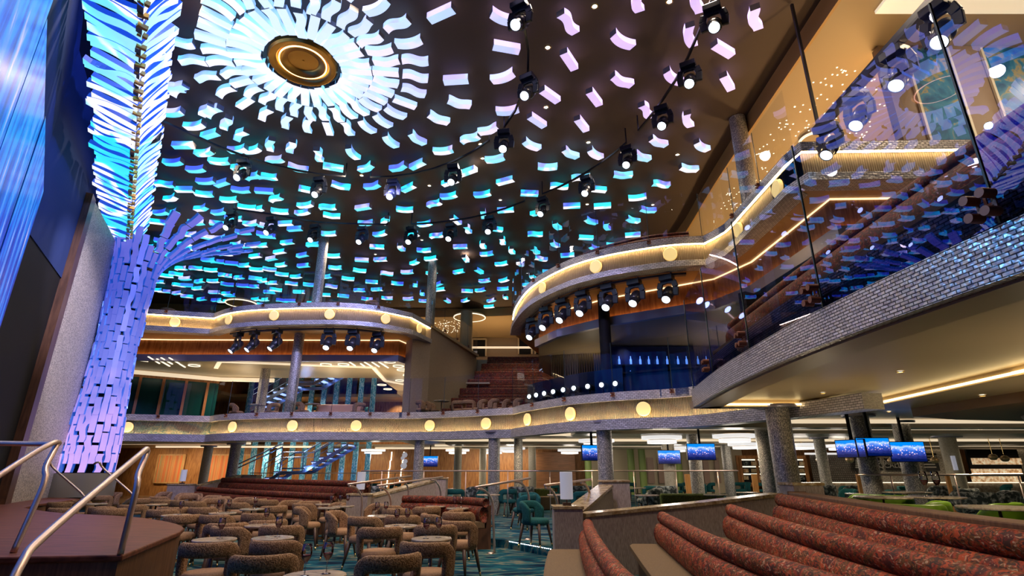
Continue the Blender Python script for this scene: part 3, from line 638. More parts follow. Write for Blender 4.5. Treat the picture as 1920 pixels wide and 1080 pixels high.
# (where the top of the back is seen, facing: degrees, 0 = away down the room, 90 = towards the stage, -90 = towards the benches)
CH = [(383, 1017, 5), (490, 1040, 12), (507, 1013, -8), (422, 987, -22), (522, 985, 10), (398, 965, -6), (477, 962, -4), (560, 950, -75), (517, 948, 40), (367, 951, 0), (440, 942, -10),
      (405, 934, -160), (358, 940, 5), (425, 931, -30), (498, 937, 10), (462, 926, 165), (527, 929, 175), (602, 934, 178), (567, 943, -20), (446, 979, 25), (488, 976, 35), (347, 965, 40),
      (622, 958, -95), (682, 968, -18), (714, 988, 14), (790, 1016, -14), (742, 1039, 30), (755, 966, 6), (742, 953, 0), (768, 943, -30), (782, 938, 130), (815, 948, 20), (817, 984, 6),
      (850, 976, -25), (854, 960, -5), (899, 948, 80), (652, 941, 130), (797, 963, -60), (223, 923, 150), (315, 922, 160), (293, 931, -10), (300, 937, 0), (330, 938, -35), (245, 946, 10), (300, 955, 5),
      (207, 953, 30), (333, 951, 20), (393, 923, 170), (355, 927, -150), (187, 929, 20), (147, 938, -20), (187, 950, 0), (110, 941, 10), (262, 934, 40), (575, 929, 60), (640, 924, 175), (510, 925, 40),
      (436, 921, 200), (630, 936, -170), (108, 952, -10)]
tan = make_chair('boucle', 'seat_tan'); protos = []
rows = []
for n, (px, py, a) in enumerate(CH):
    p = atz(px, py, .785); a = R(a)
    # the point seen is the top rear rim; the seat centre lies a little in front of it
    x, y = p.x - .0, p.y; fx, fy = -math.sin(a), math.cos(a)
    cx, cy = x + fx * .20, y + fy * .20 if abs(a) < 1.7 else y + fy * .2
    rows.append([cx, cy, a])
BP = [(p.x, p.y) for q in (smooth_path([(-2.5, 13.25), (-1.8, 13.0), (-1.1, 12.55), (-.62, 12.0), (-.5, 11.7)], .3), smooth_path([(-11.2, 20.4), (-9, 18.2), (-7, 16.4), (-4.45, 14.45)], .4)) for p in q] + [(-3.7, 13.9), (-2.9, 15.2), (-4.2, 15.6), (-5, 16.3), (-6.2, 17.2)]
# keep the chairs apart, and clear of the benches
for it in range(40):
    for r_ in rows:
        for qx, qy in BP:
            dx, dy = r_[0] - qx, r_[1] - qy; dd_ = math.hypot(dx, dy)
            if dd_ < .88 or (dy > 0 and dd_ < 1.2): r_[0] -= .25 * (.95 - min(dd_, .9)); r_[1] -= .5 * (1.05 - min(dd_, .95))
    for i in range(len(rows)):
        for j in range(i):
            dx, dy = rows[i][0] - rows[j][0], rows[i][1] - rows[j][1]; d = math.hypot(dx, dy)
            if d < .60:
                k = (.60 - d) / 2 / max(d, .01)
                rows[i][0] += dx * k; rows[i][1] += dy * k; rows[j][0] -= dx * k; rows[j][1] -= dy * k
CHAIRS = []
order = sorted(range(len(rows)), key=lambda i: rows[i][1])
for n, i in enumerate(order):
    x, y, a = rows[i]; c = tan if n == 0 else clone(tan)
    c.location = (x, y, 0); c.rotation_euler = (0, 0, a); CHAIRS.append(c)
ri = 0
for k in range(0, len(CHAIRS), 6):                          # labels: rank by distance, then from the stage across
    grp = sorted(CHAIRS[k:k + 6], key=lambda c: c.location.x); ri += 1
    for j, c in enumerate(grp):
        fc = math.degrees(c.rotation_euler.z) % 360
        way = 'facing away' if fc < 30 or fc > 330 else 'turned toward the stage' if fc < 150 else 'facing the front' if fc < 210 else 'turned toward the benches'
        tag(c, 'tan boucle armchair %s, %s row from the front, %s from the stage' % (way, ORD[ri - 1], ORD[j]), 'chair', 'tan armchairs in front of the stage')

def small_table(top='marble_light', r=.235, h=.745, name='cocktail_table'):
    root = empty(name)
    mb = MB(); mb.lathe([(r - .012, h - .03), (r, h - .022), (r, h - .006), (r - .006, h)], n=32); mb.build('table_top', M[top], root, smooth='edge')
    mb = MB(); mb.lathe([(.025, .02), (.018, .06), (.018, h - .03)], n=12); mb.build('pedestal', M['leg_wood'], root, smooth=True)
    mb = MB(); mb.lathe([(.15, .0), (.155, .018), (.17, .018), (.175, 0)], n=28, cap=False); mb.box((0, 0, .01), (.31, .03, .02)); mb.box((0, 0, .01), (.03, .31, .02)); mb.build('base', M['brass'], root)
    return root
TB = [(402, 1012), (514, 1009), (807, 1013), (740, 987), (717, 969), (858, 952), (880, 946), (818, 948), (603, 952), (482, 953), (465, 981), (337, 967), (590, 945), (418, 961), (590, 1078), (293, 945), (180, 944), (640, 948)]
tb = small_table(); TBL = []
tpos = []
for (px, py) in TB:
    p = atz(px, py, .745); x, y = p.x, p.y
    for it in range(12):
        for c in CHAIRS:
            dx, dy = x - c.location.x, y - c.location.y; d = math.hypot(dx, dy)
            if d < .50: x += dx / max(d, .01) * (.50 - d) * .5; y += dy / max(d, .01) * (.50 - d) * .5
    tpos.append((x, y))
tpos.sort(key=lambda q: q[1])
for n, (x, y) in enumerate(tpos):
    t = tb if n == 0 else clone(tb); t.location = (x, y, 0); TBL.append(t)
    tag(t, 'small round marble cocktail table among the tan chairs, %s nearest the stage steps' % ORD[n], 'table', 'cocktail tables among the tan chairs')
def wine_glass(h=.22, k=1.0, name='wine_glass'):
    root = empty(name)
    b = .085 * k
    mb = MB(); mb.lathe([(.034, 0), (.034, .003), (.005, .008), (.004, b), (.012, b + .008), (.034, b + .04), (.040, b + .07), (.034, h)], n=18); mb.build('bowl', M['drink_glass'], root, smooth=True)
    mb = MB(); mb.lathe([(.0, b + .012), (.012, b + .013), (.032, b + .042), (.036, b + .06), (.0, b + .061)], n=18); mb.build('wine', M['wine'], root, smooth=True)
    return root
wg = wine_glass(); k = 0
for n, t in enumerate(TBL[:13]):
    for dx in ((-.06, .07) if n % 2 == 0 else (.03,)):
        g = wg if k == 0 else clone(wg); k += 1
        g.location = (t.location.x + dx, t.location.y + .05 * (1 if dx > 0 else -1), .7455)
        tag(g, 'glass of red wine, %s on the %s nearest cocktail table' % ('alone' if n % 2 else 'nearer the stage' if dx < 0 else 'farther from the stage', ORD[n]), 'glass', 'wine glasses on the cocktail tables')

# ---- curved banquettes
def booth(name, path, zt, zs, z0, mat, label, seat='bench_seat', group=None, wood='wood_dark', depth=.5):
    c = path[len(path) // 2]; root = empty(name, (c.x, c.y, 0)); off = V((c.x, c.y, 0)); path = [p - off for p in path]
    def ell(cx, cz, rx, rz, n=14): return [(cx + rx * math.cos(2 * math.pi * k / n), cz - rz * math.sin(2 * math.pi * k / n)) for k in range(n)]
    def roll(cz, cx, rx, rz, nm):
        mb = MB(); ribbon(mb, path, [(a, z) for a, z in reversed(ell(cx, cz, rx, rz))], caps=True); mb.build(nm, M[mat], root, smooth=True)
    hh = (zt - zs) / 2
    up = min(.16, hh * .7); roll(zt - up / 2, .03, .075, up * .56, 'upper_roll'); lo_ = zt - up - zs; roll(zs + lo_ / 2 - .01, .07, .10, lo_ * .56, 'lower_roll')
    mb = MB(); ribbon(mb, path, [(.05, zs - .11), (.05, zs - .0), (depth + .06, zs - .005), (depth + .1, zs - .03), (depth + .1, zs - .09), (depth + .07, zs - .11)]); mb.build('seat', M[seat], root, smooth='edge')
    mb = MB(); ribbon(mb, path, [(-.08, z0), (-.08, zt - .12), (0, zt - .12), (.02, zs - .12), (depth + .0, zs - .12), (depth + .0, z0)]); mb.build('base', M[wood], root)
    tag(root, label, 'bench', group); return root
g = 'patterned benches climbing beside the aisle'
booth('banquette', smooth_path([(1.12, 8.35), (1.0, 7.2), (.90, 5.9), (.84, 4.9), (.82, 4.0), (.9, 2.6), (1.2, 1.2)], .2), .82, .43, 0, 'red_floral', 'rust patterned curved bench lowest of four, beside the aisle', group=g)
booth('banquette', smooth_path([(2.2, 8.35), (2.0, 6.6), (1.88, 5.35), (1.86, 4.2), (1.92, 3.2), (2.1, 1.6)], .2), .92, .50, 0, 'red_floral', 'rust patterned curved bench with tan seat, second above the aisle', group=g, depth=.42)
booth('banquette', smooth_path([(3.2, 8.35), (2.92, 6.9), (2.66, 5.4), (2.52, 4.1), (2.5, 2.8), (2.7, 1.0)], .2), 1.02, .58, 0, 'red_floral', 'rust patterned curved bench third above the aisle', group=g, depth=.38)
B4 = smooth_path([(4.05, 8.6), (3.72, 7.1), (3.3, 5.2), (3.08, 3.8), (3.07, 2.4), (3.3, .5)], .2)
booth('banquette', B4, 1.15, .66, 0, 'red_floral', 'rust patterned curved bench highest of four, below a brown ledge', group=g, depth=.34)
mb = MB(); ribbon(mb, B4, [(-.34, 0), (-.34, 1.18), (-.10, 1.18), (-.10, 0)]); o = mb.build('bench_ledge', M['stage_side'], mod=('bevel', .01)); tag(o, 'brown wooden ledge running behind the highest patterned bench', 'ledge')
booth('banquette', smooth_path([(-2.5, 13.25), (-1.8, 13.0), (-1.1, 12.55), (-.62, 12.0), (-.5, 11.7)], .2), .93, .50, 0, 'red_floral_far', 'short dark red patterned bench with wooden base, behind the aisle handrails', depth=.42)
booth('banquette', smooth_path([(-11.2, 20.4), (-9, 18.2), (-7, 16.4), (-4.45, 14.45)], .4), .92, .48, 0, 'red_floral_far', 'long dark red bench behind the tan chairs, lower of two')
booth('banquette', smooth_path([(-11.0, 21.6), (-8.6, 19.4), (-6.5, 17.6), (-3.9, 15.5)], .4), 1.20, .72, .15, 'red_floral_far', 'long dark red bench behind the tan chairs, raised behind another')

# ---- partitions with stone caps
def pillar(x, y, w, d, h, z0, label, rz=0.0, lamp=None):
    root = empty('partition_post', (x, y, z0), rz)
    mb = MB(); mb.box((0, 0, (h - .045) / 2), (w, d, h - .045)); mb.build('post_body', M['weave'], root)
    mb = MB(); mb.box((0, 0, h - .022), (w + .04, d + .04, .045)); mb.build('stone_cap', M['marble'], root, mod=('bevel', .006))
    tag(root, label, 'low post')
    if lamp:
        l = empty('table_lamp', (x, y, z0 + h)); tag(l, lamp, 'lamp')
        mb = MB(); mb.box((0, 0, .02), (.13, .13, .04)); mb.build('base', M['leg_wood'], l)
        mb = MB(); mb.lathe([(.012, .04), (.012, .10)], n=10); mb.build('stem', M['leg_wood'], l)
        mb = MB(); mb.lathe([(.095, .09), (.10, .095), (.10, .49), (.095, .495)], n=28); mb.build('lamp_shade', M['lamp_shade'], l, smooth='edge')
def lowwall(name, pts, th, z0, label):
    """sloping partition: pts = (x, y, top)"""
    root = empty(name, (pts[0][0], pts[0][1], 0)); o0 = V((pts[0][0], pts[0][1], 0))
    path = [V((p[0], p[1], 0)) - o0 for p in pts]; NN = normals(path)
    for nm, zf, dt, mm in (('wall_body', 0.0, 0.0, 'weave'), ('stone_cap', 1, .02, 'marble')):
        mb = MB()
        for i in range(len(path)):
            for s in (-1, 1):
                q = path[i] + NN[i] * s * (th / 2 + dt)
                top = pts[i][2]
                mb.v += [(q.x, q.y, z0 if not zf else top - .05), (q.x, q.y, top - .05 if not zf else top)]
        for i in range(len(path) - 1):
            a = i * 4; b = a + 4
            for f in ((a, a + 1, b + 1, b), (a + 2, b + 2, b + 3, a + 3), (a + 1, a + 3, b + 3, b + 1), (a, b, b + 2, a + 2)): mb.face(f)
        e = (len(path) - 1) * 4
        mb.face((0, 2, 3, 1)); mb.face((e, e + 1, e + 3, e + 2)); mb.build(nm, M[mm], root)
    tag(root, label, 'low partition'); return root
pillar(.86, 9.0, .44, .42, .97, 0, 'tan fabric clad post with stone cap carrying the brightest lamp, by the aisle', lamp='white cylindrical lamp on the post beside the aisle')
lowwall('partition', [(1.10, 9.0, .86), (3.0, 9.35, 1.0), (4.45, 9.62, 1.13)], .30, 0, 'tan fabric partition with speckled stone cap behind the patterned benches')
lowwall('partition', [(.98, 9.25, .88), (2.1, 12.75, 1.18)], .30, 0, 'partition with broad sloping stone cap rising away beside the step')
pillar(2.35, 13.1, .62, .5, 1.12, .15, 'tan fabric clad post at the top of the sloping stone cap')
pillar(4.95, 9.75, .5, .5, 1.14, .15, 'tan fabric clad post under the large glittering column')
pillar(-3.7, 13.9, .5, .45, .95, 0, 'tan fabric clad post with lamp, at the end of the long red bench', lamp='white cylindrical lamp on the post at the end of the long red bench')
lowwall('partition', [(-3.5, 14.1, .90), (-2.35, 16.6, 1.22)], .28, 0, 'short tan partition with sloping cap behind the middle handrails')
pillar(-2.3, 17.0, .7, .5, 1.12, .15, 'wide tan fabric clad post below the slim column')
pillar(-12.2, 21.0, .75, .5, 1.0, 0, 'dark fabric clad post carrying a lamp, near the striped wall art', lamp='cylindrical lamp on the post near the striped wall art')
lowwall('partition', [(-11.8, 21.3, .95), (-10.9, 22.6, 1.3)], .3, 0, 'short tan partition with sloping cap near the striped wall art')
pillar(-10.6, 22.9, .7, .5, 1.15, .15, 'dark fabric clad post at the foot of the glowing staircase')

# ---- handrails at the aisle steps
def curl_rail(x, y, z0, x2, y2, z2, r, label, h=1.12):
    """top tube with two posts that curl into it"""
    a, b = V((x, y, z0 + h)), V((x2, y2, z2 + h)); d = (b - a); d.z = 0; d.normalize()
    parts = [[a - d * .10, b + d * .1]]
    for p, z, s in ((a + d * .20, z0, 1), (b - d * .12, z2, 1)):
        zt = a.z + (b.z - a.z) * ((p - a).length / (b - a).length)
        parts.append([(p.x + d.x * .22, p.y + d.y * .22, z), (p.x + d.x * .18, p.y + d.y * .18, z + .55), (p.x + d.x * .14, p.y + d.y * .14, zt - .28), (p.x - d.x * .06, p.y - d.y * .06, zt - .09), (p.x - d.x * .26, p.y - d.y * .26, zt - .05)])
    rt = hand_rail('aisle_handrail', parts, r, label, group=None)
    mb = MB()
    for q in parts[1:]: mb.lathe([(.07, 0), (.065, .012), (.03, .03)], V(q[0]) - V((x, y, 0)), n=20)
    ft = mb.build('floor_flange', M['rail_metal'], rt, smooth=True)
    rt.children  # posts and flanges are its parts
    return rt
curl_rail(-.62, 10.9, 0, .32, 11.9, .15, .024, 'champagne coloured handrail rising over the lit step, beside the short red bench', h=1.18)
curl_rail(.62, 9.9, 0.08, 1.55, 11.4, .15, .024, 'champagne coloured handrail behind the lamp post by the aisle', h=1.16)
curl_rail(-3.45, 12.2, 0, -2.55, 13.9, .15, .022, 'champagne coloured handrail in front of the lamp post, middle of the room', h=1.2)
curl_rail(-2.75, 11.9, 0, -1.75, 13.8, .15, .022, 'champagne coloured handrail between the sloping partition and the red bench', h=1.18)
def long_rail(a, b, z0, n, label, r=.02):
    a, b = V(a), V(b); parts = [[a, b]]
    rt = hand_rail('lounge_railing', parts, r, label)
    d = (b - a)
    for k in range(n):
        p = a + d * ((k + .5) / n) - V((a.x, a.y, 0)); mb = MB(); mb.tube([(p.x, p.y, z0), (p.x, p.y, p.z)], r * .8, 8); mb.build('post', M['rail_metal'], rt, smooth=True)
    return rt
long_rail((-4.6, 17.2, 1.46), (6.9, 17.2, 1.46), .15, 9, 'long straight metal railing across the lounge behind the teal chairs')
long_rail((7.6, 12.4, 1.39), (16.0, 12.4, 1.39), .3, 6, 'straight metal railing in front of the food counter')
long_rail((-10.9, 23.5, 1.36), (-4.4, 23.5, 1.36), .15, 7, 'thin metal railing in front of the glowing staircase', .014)

# step edge with LED dots
mb = MB()
for k in range(24):
    t = k / 23; mb.box((-.05 + (.70 + .05) * t, 11.76 + (10.68 - 11.76) * t, .135), (.016, .016, .012), R(-55))
o = mb.build('step_light', M['led_dots']); tag(o, 'row of white light dots along the carpeted step edge', 'step light')
# ---- teal, olive and floral seating on the raised floor
tl = make_chair('teal', 'teal'); k = 0
TL = [(982, 927, 60), (1003, 926, -150), (897, 917, 100), (865, 917, 0), (927, 917, 30), (1003, 940, -120), (1130, 907, 80), (1085, 921, 40), (1217, 911, 20), (905, 909, 150), (1267, 906, 30), (1290, 905, 160),
      (1310, 907, -20), (1345, 905, 60), (1370, 905, 150), (1425, 905, 0), (1180, 905, 30), (1560, 910, 0), (1585, 917, 100), (1665, 918, 20), (1700, 912, 170), (1780, 912, 0), (1880, 908, 30), (1035, 908, 0),
      (770, 905, 20), (740, 905, 60), (560, 905, 0), (600, 906, 30), (655, 905, 10), (700, 907, 150), (1490, 905, 40), (1395, 904, 100)]
AV = [V((ray(px, 900).x / ray(px, 900).y * y, y, 0)) for px, y in ((926, 18.3), (972, 22), (1137, 14.6), (1477, 10.8), (1634, 12.6), (1712, 14.4), (1305, 18), (1440, 16.5), (1257, 20.5), (1790, 21), (1365, 26), (1545, 22), (783, 19.5))]
AV += [V((x, y, 0)) for x, y in ((-.6, 14.6), (1.2, 14.6), (3.4, 14.4), (5.2, 14.6), (6.6, 16), (-2.2, 19), (.8, 19.5), (4.4, 20), (9.2, 15.2), (11.5, 16.4), (-2.3, 17), (2.35, 13.1))]
pos = []
for px, py, a in TL:
    z = .15 + .78; d = ray(px, py); t = min((z - 1.5) / d.z if d.z < -.012 else 30, 30); p = CAM + d * t; p.z = 0
    if p.y > 27: p = p * (27 / p.y)
    for it in range(40):
        hit = [q for q in pos + AV if (q - p).length < .72]
        if not hit: break
        p += (p - hit[0]).normalized() * .2 if (p - hit[0]).length > .01 else V((.2, .1, 0))
    pos.append(p); c = tl if k == 0 else clone(tl); c.location = (p.x, p.y, .15); c.rotation_euler = (0, 0, R(a)); k += 1
for n, (c, p) in enumerate(sorted([(o, o.location) for o in bpy.data.objects if o.parent is None and o.name.startswith('armchair') and 'label' not in o], key=lambda q: q[1].y)):
    tag(c, 'dark teal armchair on the raised lounge floor, %s counted from the lit step' % ORD[n], 'chair', 'teal armchairs in the lounge')
gr = make_chair('green', 'green', 'tub_chair', True)
GR = [(1607, 927, 60, .3), (1692, 929, -30, .3), (1723, 938, 50, .3), (1775, 944, -20, .3), (1841, 940, 30, .3), (1925, 948, -60, .3), (1660, 946, 20, .3)]
gt_ = []
for q_ in ((1655, 931), (1753, 931), (1872, 950), (1700, 922)): q_ = atz(*q_, 1.05); gt_.append(V((q_.x, q_.y, 0)))
for n, (px, py, a, z0) in enumerate(GR[:6]):
    p = atz(px, py, z0 + .76); p.z = 0
    for it in range(60):
        hit = [q for q in gt_ if (q - p).length < (.88 if gt_.index(q) < 4 else .78)]
        if not hit: break
        p += (p - hit[0]).normalized() * .08 + V((0, -.01, 0))
    gt_.append(p); c = gr if n == 0 else clone(gr); c.location = (p.x, p.y, z0); c.rotation_euler = (0, 0, R(a))
    tag(c, 'bright green leather tub chair beyond the brown ledge, %s from the glittering column' % ORD[n], 'chair', 'green tub chairs beyond the ledge')
fl = make_chair('floral', 'floral', 'tub_chair', True)
FL = [(945, 914, 10), (912, 914, 60), (1090, 912, -20), (1232, 912, 20), (1215, 917, 70), (1540, 910, 0), (1578, 911, 40), (1740, 911, 0), (1800, 917, 20), (1870, 922, 60), (700, 912, 30), (1825, 924, -30)]
used = list(pos) + AV
for n, (px, py, a) in enumerate(FL):
    z = .15 + .80; d = ray(px, py); p = CAM + d * min((z - 1.5) / d.z, 26); p.z = 0
    for it in range(40):
        hit = [q for q in used if (q - p).length < .88]
        if not hit: break
        p += (p - hit[0]).normalized() * .2
    used.append(p); c = fl if n == 0 else clone(fl); c.location = (p.x, p.y, .15); c.rotation_euler = (0, 0, R(a))
    c.scale = (1.15, 1.15, 1.1)
    tag(c, 'grey floral tub chair in the lounge, %s in order' % ORD[n] if False else 'grey floral patterned tub chair, %s across the lounge from the stage side' % ORD[n], 'chair', 'grey floral tub chairs')
mb = MB(); mb.prism([(4.6, 9.9), (3.72, 7.6), (3.7, 6), (3.5, 4), (3.45, -2.9), (31, -2.9), (31, 13.4), (6.2, 13.4), (6.2, 9.9)], 0, .3); structure(mb.build('floor_terrace', M['carpet']))
big = small_table('marble_light', .45, .75, 'lounge_table')
for n, (px, py) in enumerate(((1655, 931), (1753, 931), (1872, 950), (1700, 922))):
    p = atz(px, py, 1.05); t = big if n == 0 else clone(big); t.location = (p.x, p.y, .3)
    tag(t, 'round pale marble table beside the green tub chairs, %s' % ('nearest the column' if n == 0 else 'carrying two wine glasses' if n == 1 else 'closest to the brown ledge' if n == 2 else 'smallest looking, behind the others'), 'table', 'lounge tables beyond the ledge')
p = atz(1753, 931, 1.05)
for n, dx in enumerate((-.1, .12)):
    g2 = clone(wg); g2.location = (p.x + dx, p.y + .04, 1.0505); tag(g2, 'tall wine glass on a lounge table, %s of two' % ('nearer the column' if n == 0 else 'farther from the column'), 'glass'); g2['group'] = 'wine glasses on the lounge table'
    g2.scale = (1.6, 1.6, 1.9)
lt = small_table('marble_light', .3, .75, 'lounge_table')
for n, (x, y) in enumerate(((-.6, 14.6), (1.2, 14.6), (3.4, 14.4), (5.2, 14.6), (6.6, 16), (-2.2, 19), (.8, 19.5), (4.4, 20), (9.2, 15.2), (11.5, 16.4))):
    t = lt if n == 0 else clone(lt); t.location = (x, y, .15); tag(t, 'small round lounge table on the raised floor, %s in the lounge' % ORD[n], 'table', 'small tables on the raised lounge floor')
# olive bench backs further in
for n, (px, w, y) in enumerate(((1300, 3.0, 16.0), (1000, 2.6, 20.5), (730, 3.0, 20.0), (1110, 2.2, 23))):
    x = ray(px, 900).x / ray(px, 900).y * y
    root = empty('low_sofa', (x, y, .15))
    mb = MB(); mb.box((0, .3, .35), (w * .6, .18, .70)); mb.build('backrest', M['olive'] if 'olive' in M else M['green_pillar'], root, mod=('bevel', .05))
    mb = MB(); mb.box((0, 0, .22), (w * .6, .6, .44)); mb.build('seat', M['bench_seat'], root, mod=('bevel', .04))
    tag(root, 'low olive green sofa in the lounge, %s' % ('behind the stone capped partition', 'behind the aisle handrails', 'behind the slim column', 'farthest in')[n], 'sofa', 'olive sofas in the lounge')

# ============================================================ COLUMNS
COLS = [(783, 900, 19.5, .17, 'slim glittering column behind the middle handrails'), (926, 900, 18.3, .19, 'glittering column in the centre of the lounge'), (972, 900, 22, .17, 'glittering column just behind the central one'),
        (1137, 900, 14.6, .20, 'glittering column above the stone capped post'), (1477, 900, 10.8, .22, 'large glittering column on the partition, widest of all'), (1634, 900, 12.6, .20, 'glittering column carrying two televisions'),
        (1712, 900, 14.4, .20, 'glittering column carrying one television, by the counter'), (437, 870, 23.5, .21, 'glittering column beside the glowing staircase'), (386, 870, 26, .20, 'pale column between the striped artworks'),
        (1305, 880, 18, .2, 'glittering column below the hanging television in the lounge'), (1440, 880, 16.5, .22, 'glittering column half hidden by the widest one'), (858, 880, 29, .2, 'pale slim column in front of the wood wall, behind the first chandelier'),
        (905, 880, 30.5, .19, 'pale slim column in front of the wood wall, beside the central column'), (998, 880, 29.5, .2, 'pale slim column in front of the brown end wall'), (1257, 890, 20.5, .22, 'pale column below the smaller hanging television'),
        (1790, 880, 21, .28, 'pale column with a wall light in front of the chalkboards'), (1365, 880, 26, .22, 'slim column next to the display shelves'), (1545, 880, 22, .2, 'slim column before the grey tiled wall')]
for px, py, y, r, lb in COLS:
    x = ray(px, py).x / ray(px, py).y * y; z0 = .15 if x > -10.4 else 0
    root = empty('column', (x, y, z0)); pale = lb.startswith('pale')
    mb = MB(); mb.lathe([(r, 0), (r, 2.55)], n=36); mb.build('shaft', M['cream_glitter'] if pale and 'cream_glitter' in M else M['glitter'], root, smooth='edge')
    mb = MB(); mb.lathe([(r * 1.7, 2.50), (r * 1.75, 2.52), (r * 1.75, 2.56)], n=36); mb.build('capital', M['silver_paint'], root, smooth='edge')
    tag(root, lb, 'column', kind='thing')
def tall_col(x, y, z0, z1, r, m, lb):
    root = empty('column', (x, y, z0)); mb = MB(); mb.lathe([(r, 0), (r, z1 - z0)], n=36); mb.build('shaft', M[m], root, smooth='edge')
    mb = MB(); mb.lathe([(r * 1.08, 0), (r * 1.08, .05)], n=36); mb.build('base_ring', M['silver'], root); tag(root, lb, 'column', kind='thing')
tall_col(-8.25, 20.2, 3.2, 6.5, .19, 'glitter', 'glittering column standing on the middle balcony under the left run of lights')
tall_col(-10.75, 23.2, 3.2, 5.66, .2, 'glitter', 'shorter glittering column deeper on the middle balcony by the stairs')
tall_col(-7.75, 20.2, 7.13, 10.58, .19, 'glitter', 'glittering column rising from the top balcony to the dark ceiling')
tall_col(-3.55, 22.3, 7.2, 10.58, .2, 'glitter', 'glittering column at the corner of the top balcony')
tall_col(6.15, 12.3, 7.13, 10.58, .21, 'glitter', 'glittering column at the top balcony beside the wide curved edge')
tall_col(2.75, 15.35, 3.2, 6.5, .17, 'black', 'plain black column under the curved top balcony')
tall_col(-2.6, 29.5, 7.13, 10.1, .35, 'ceiling_tan', 'tan column at the rear of the top balcony')
# ============================================================ GLOWING CEILING PANELS
def slab_mesh(shape, L=.60, W=.19, T=.12):
    """a bent slab hung under the ceiling: broad glowing underside, sides"""
    n = 12; cen = []
    for i in range(n + 1):
        t = i / n - .5
        if shape == 'arched': y = .07 * (1 - (2 * t) ** 2) - .035
        elif shape == 'wavy': y = .04 * math.sin(2 * math.pi * t)
        elif shape == 'winged': y = .035 * math.cos(2 * math.pi * t)
        else: y = 0
        cen.append((t * L, y))
    if shape == 'straight': cen = [cen[0], cen[-1]]
    mb = MB(); m = len(cen)
    for x, y in cen:
        mb.v += [(x, y - W / 2, 0), (x, y + W / 2, 0), (x, y - W / 2, T), (x, y + W / 2, T)]
    for i in range(m - 1):
        a = i * 4; b = a + 4
        mb.face((a, a + 1, b + 1, b), 0); mb.face((a + 2, b + 2, b + 3, a + 3), 1); mb.face((a, b, b + 2, a + 2), 1); mb.face((a + 1, a + 3, b + 3, b + 1), 1)
    e = (m - 1) * 4; mb.face((0, 2, 3, 1), 2); mb.face((e, e + 1, e + 3, e + 2), 2)
    return mb
M['panel_end'] = plain('panel_end', (.30, .27, .27), .4)
SH = ['arched', 'wavy', 'straight', 'winged', 'arched', 'straight']
PM = [M['panel_face'], M['panel_side'], M['panel_end']]
proto = {}
for s in set(SH):
    o = slab_mesh(s).build('ceiling_panel', PM); proto[s] = o.data; bpy.data.objects.remove(o)
MC = atz(568, 120, 10.25); MC.z = 0                      # centre of the gold medallion
def inside(x, y):
    if y > 29.6 or y < 5.5: return False
    ex = 5.9 if y < 20 else 5.9 - (y - 20) ** 1.6 * .16
    if x > ex: return False
    # ridge line: (-13.5,17.4) -> (-6.1,6.8)
    a, b = V((-13.6, 17.4, 0)), V((-6.1, 6.8, 0)); d = (b - a).normalized(); n = V((-d.y, d.x, 0))
    return (V((x, y, 0)) - a).dot(n) > .45
rng = random.Random(11); PAN = []
rad = [1.18, 1.86, 2.54]
r = 3.75
while r < 23: rad.append(r); r += .98 + .035 * r
for k, r in enumerate(rad):
    if k == 0: n = 30
    elif k == 1: n = 34
    elif k == 2: n = 30
    else: n = int(2 * math.pi * r / (1.12 if k > 4 else .95))
    a0 = rng.random() * 6.28; j = 0
    for i in range(n):
        a = math.pi - 2 * math.pi * i / n + (a0 if k > 2 else 0)
        sub = 1
        dirv = V((math.cos(a), math.sin(a), 0))
        st_side = dirv.dot(V((-.83, .05, 0)))
        if k > 2 and st_side > .35: sub = 2
        if k > 2 and st_side > .2 and (x_ := MC.x + r * math.cos(a)) < -8.6 + (MC.y + r * math.sin(a) - 10) * -.62: sub = 3
        for q in range(sub):
            aa = a + q * 2 * math.pi / n / sub + (rng.uniform(-.25, .25) / r if k > 2 else 0); rr = r + (rng.uniform(-.34, .34) if k > 2 else rng.uniform(-.05, .05))
            x, y = MC.x + rr * math.cos(aa), MC.y + rr * math.sin(aa)
            if not inside(x, y) or (k > 2 and rng.random() < .05): continue
            rel = aa
            if k <= 2: ori = rel + rng.uniform(-.10, .10)
            elif k == 3: ori = rel + rng.uniform(-.3, .3)
            else:
                if y > 17: ori = rng.uniform(-.45, .45) if x < -5 else rng.choice([rel + rng.uniform(-.5, .3) + .2, -R(35) + rng.uniform(-.3, .3), rng.uniform(-.4, .4)])
                elif x > 0: ori = R(50) + rng.uniform(-.35, .35) - (.9 if y > 14 else 0)
                elif x < -7: ori = rng.uniform(-.4, .4) - .2
                else: ori = -R(25) * (1 if math.sin(rel) > 0 else -1) * (1 if x > MC.x else -1) + rng.uniform(-.25, .25)
            j += 1
            PAN.append((x, y, ori, k, j, rng.choice(SH) if k > 0 else rng.choice(['straight', 'straight', 'arched', 'wavy'])))
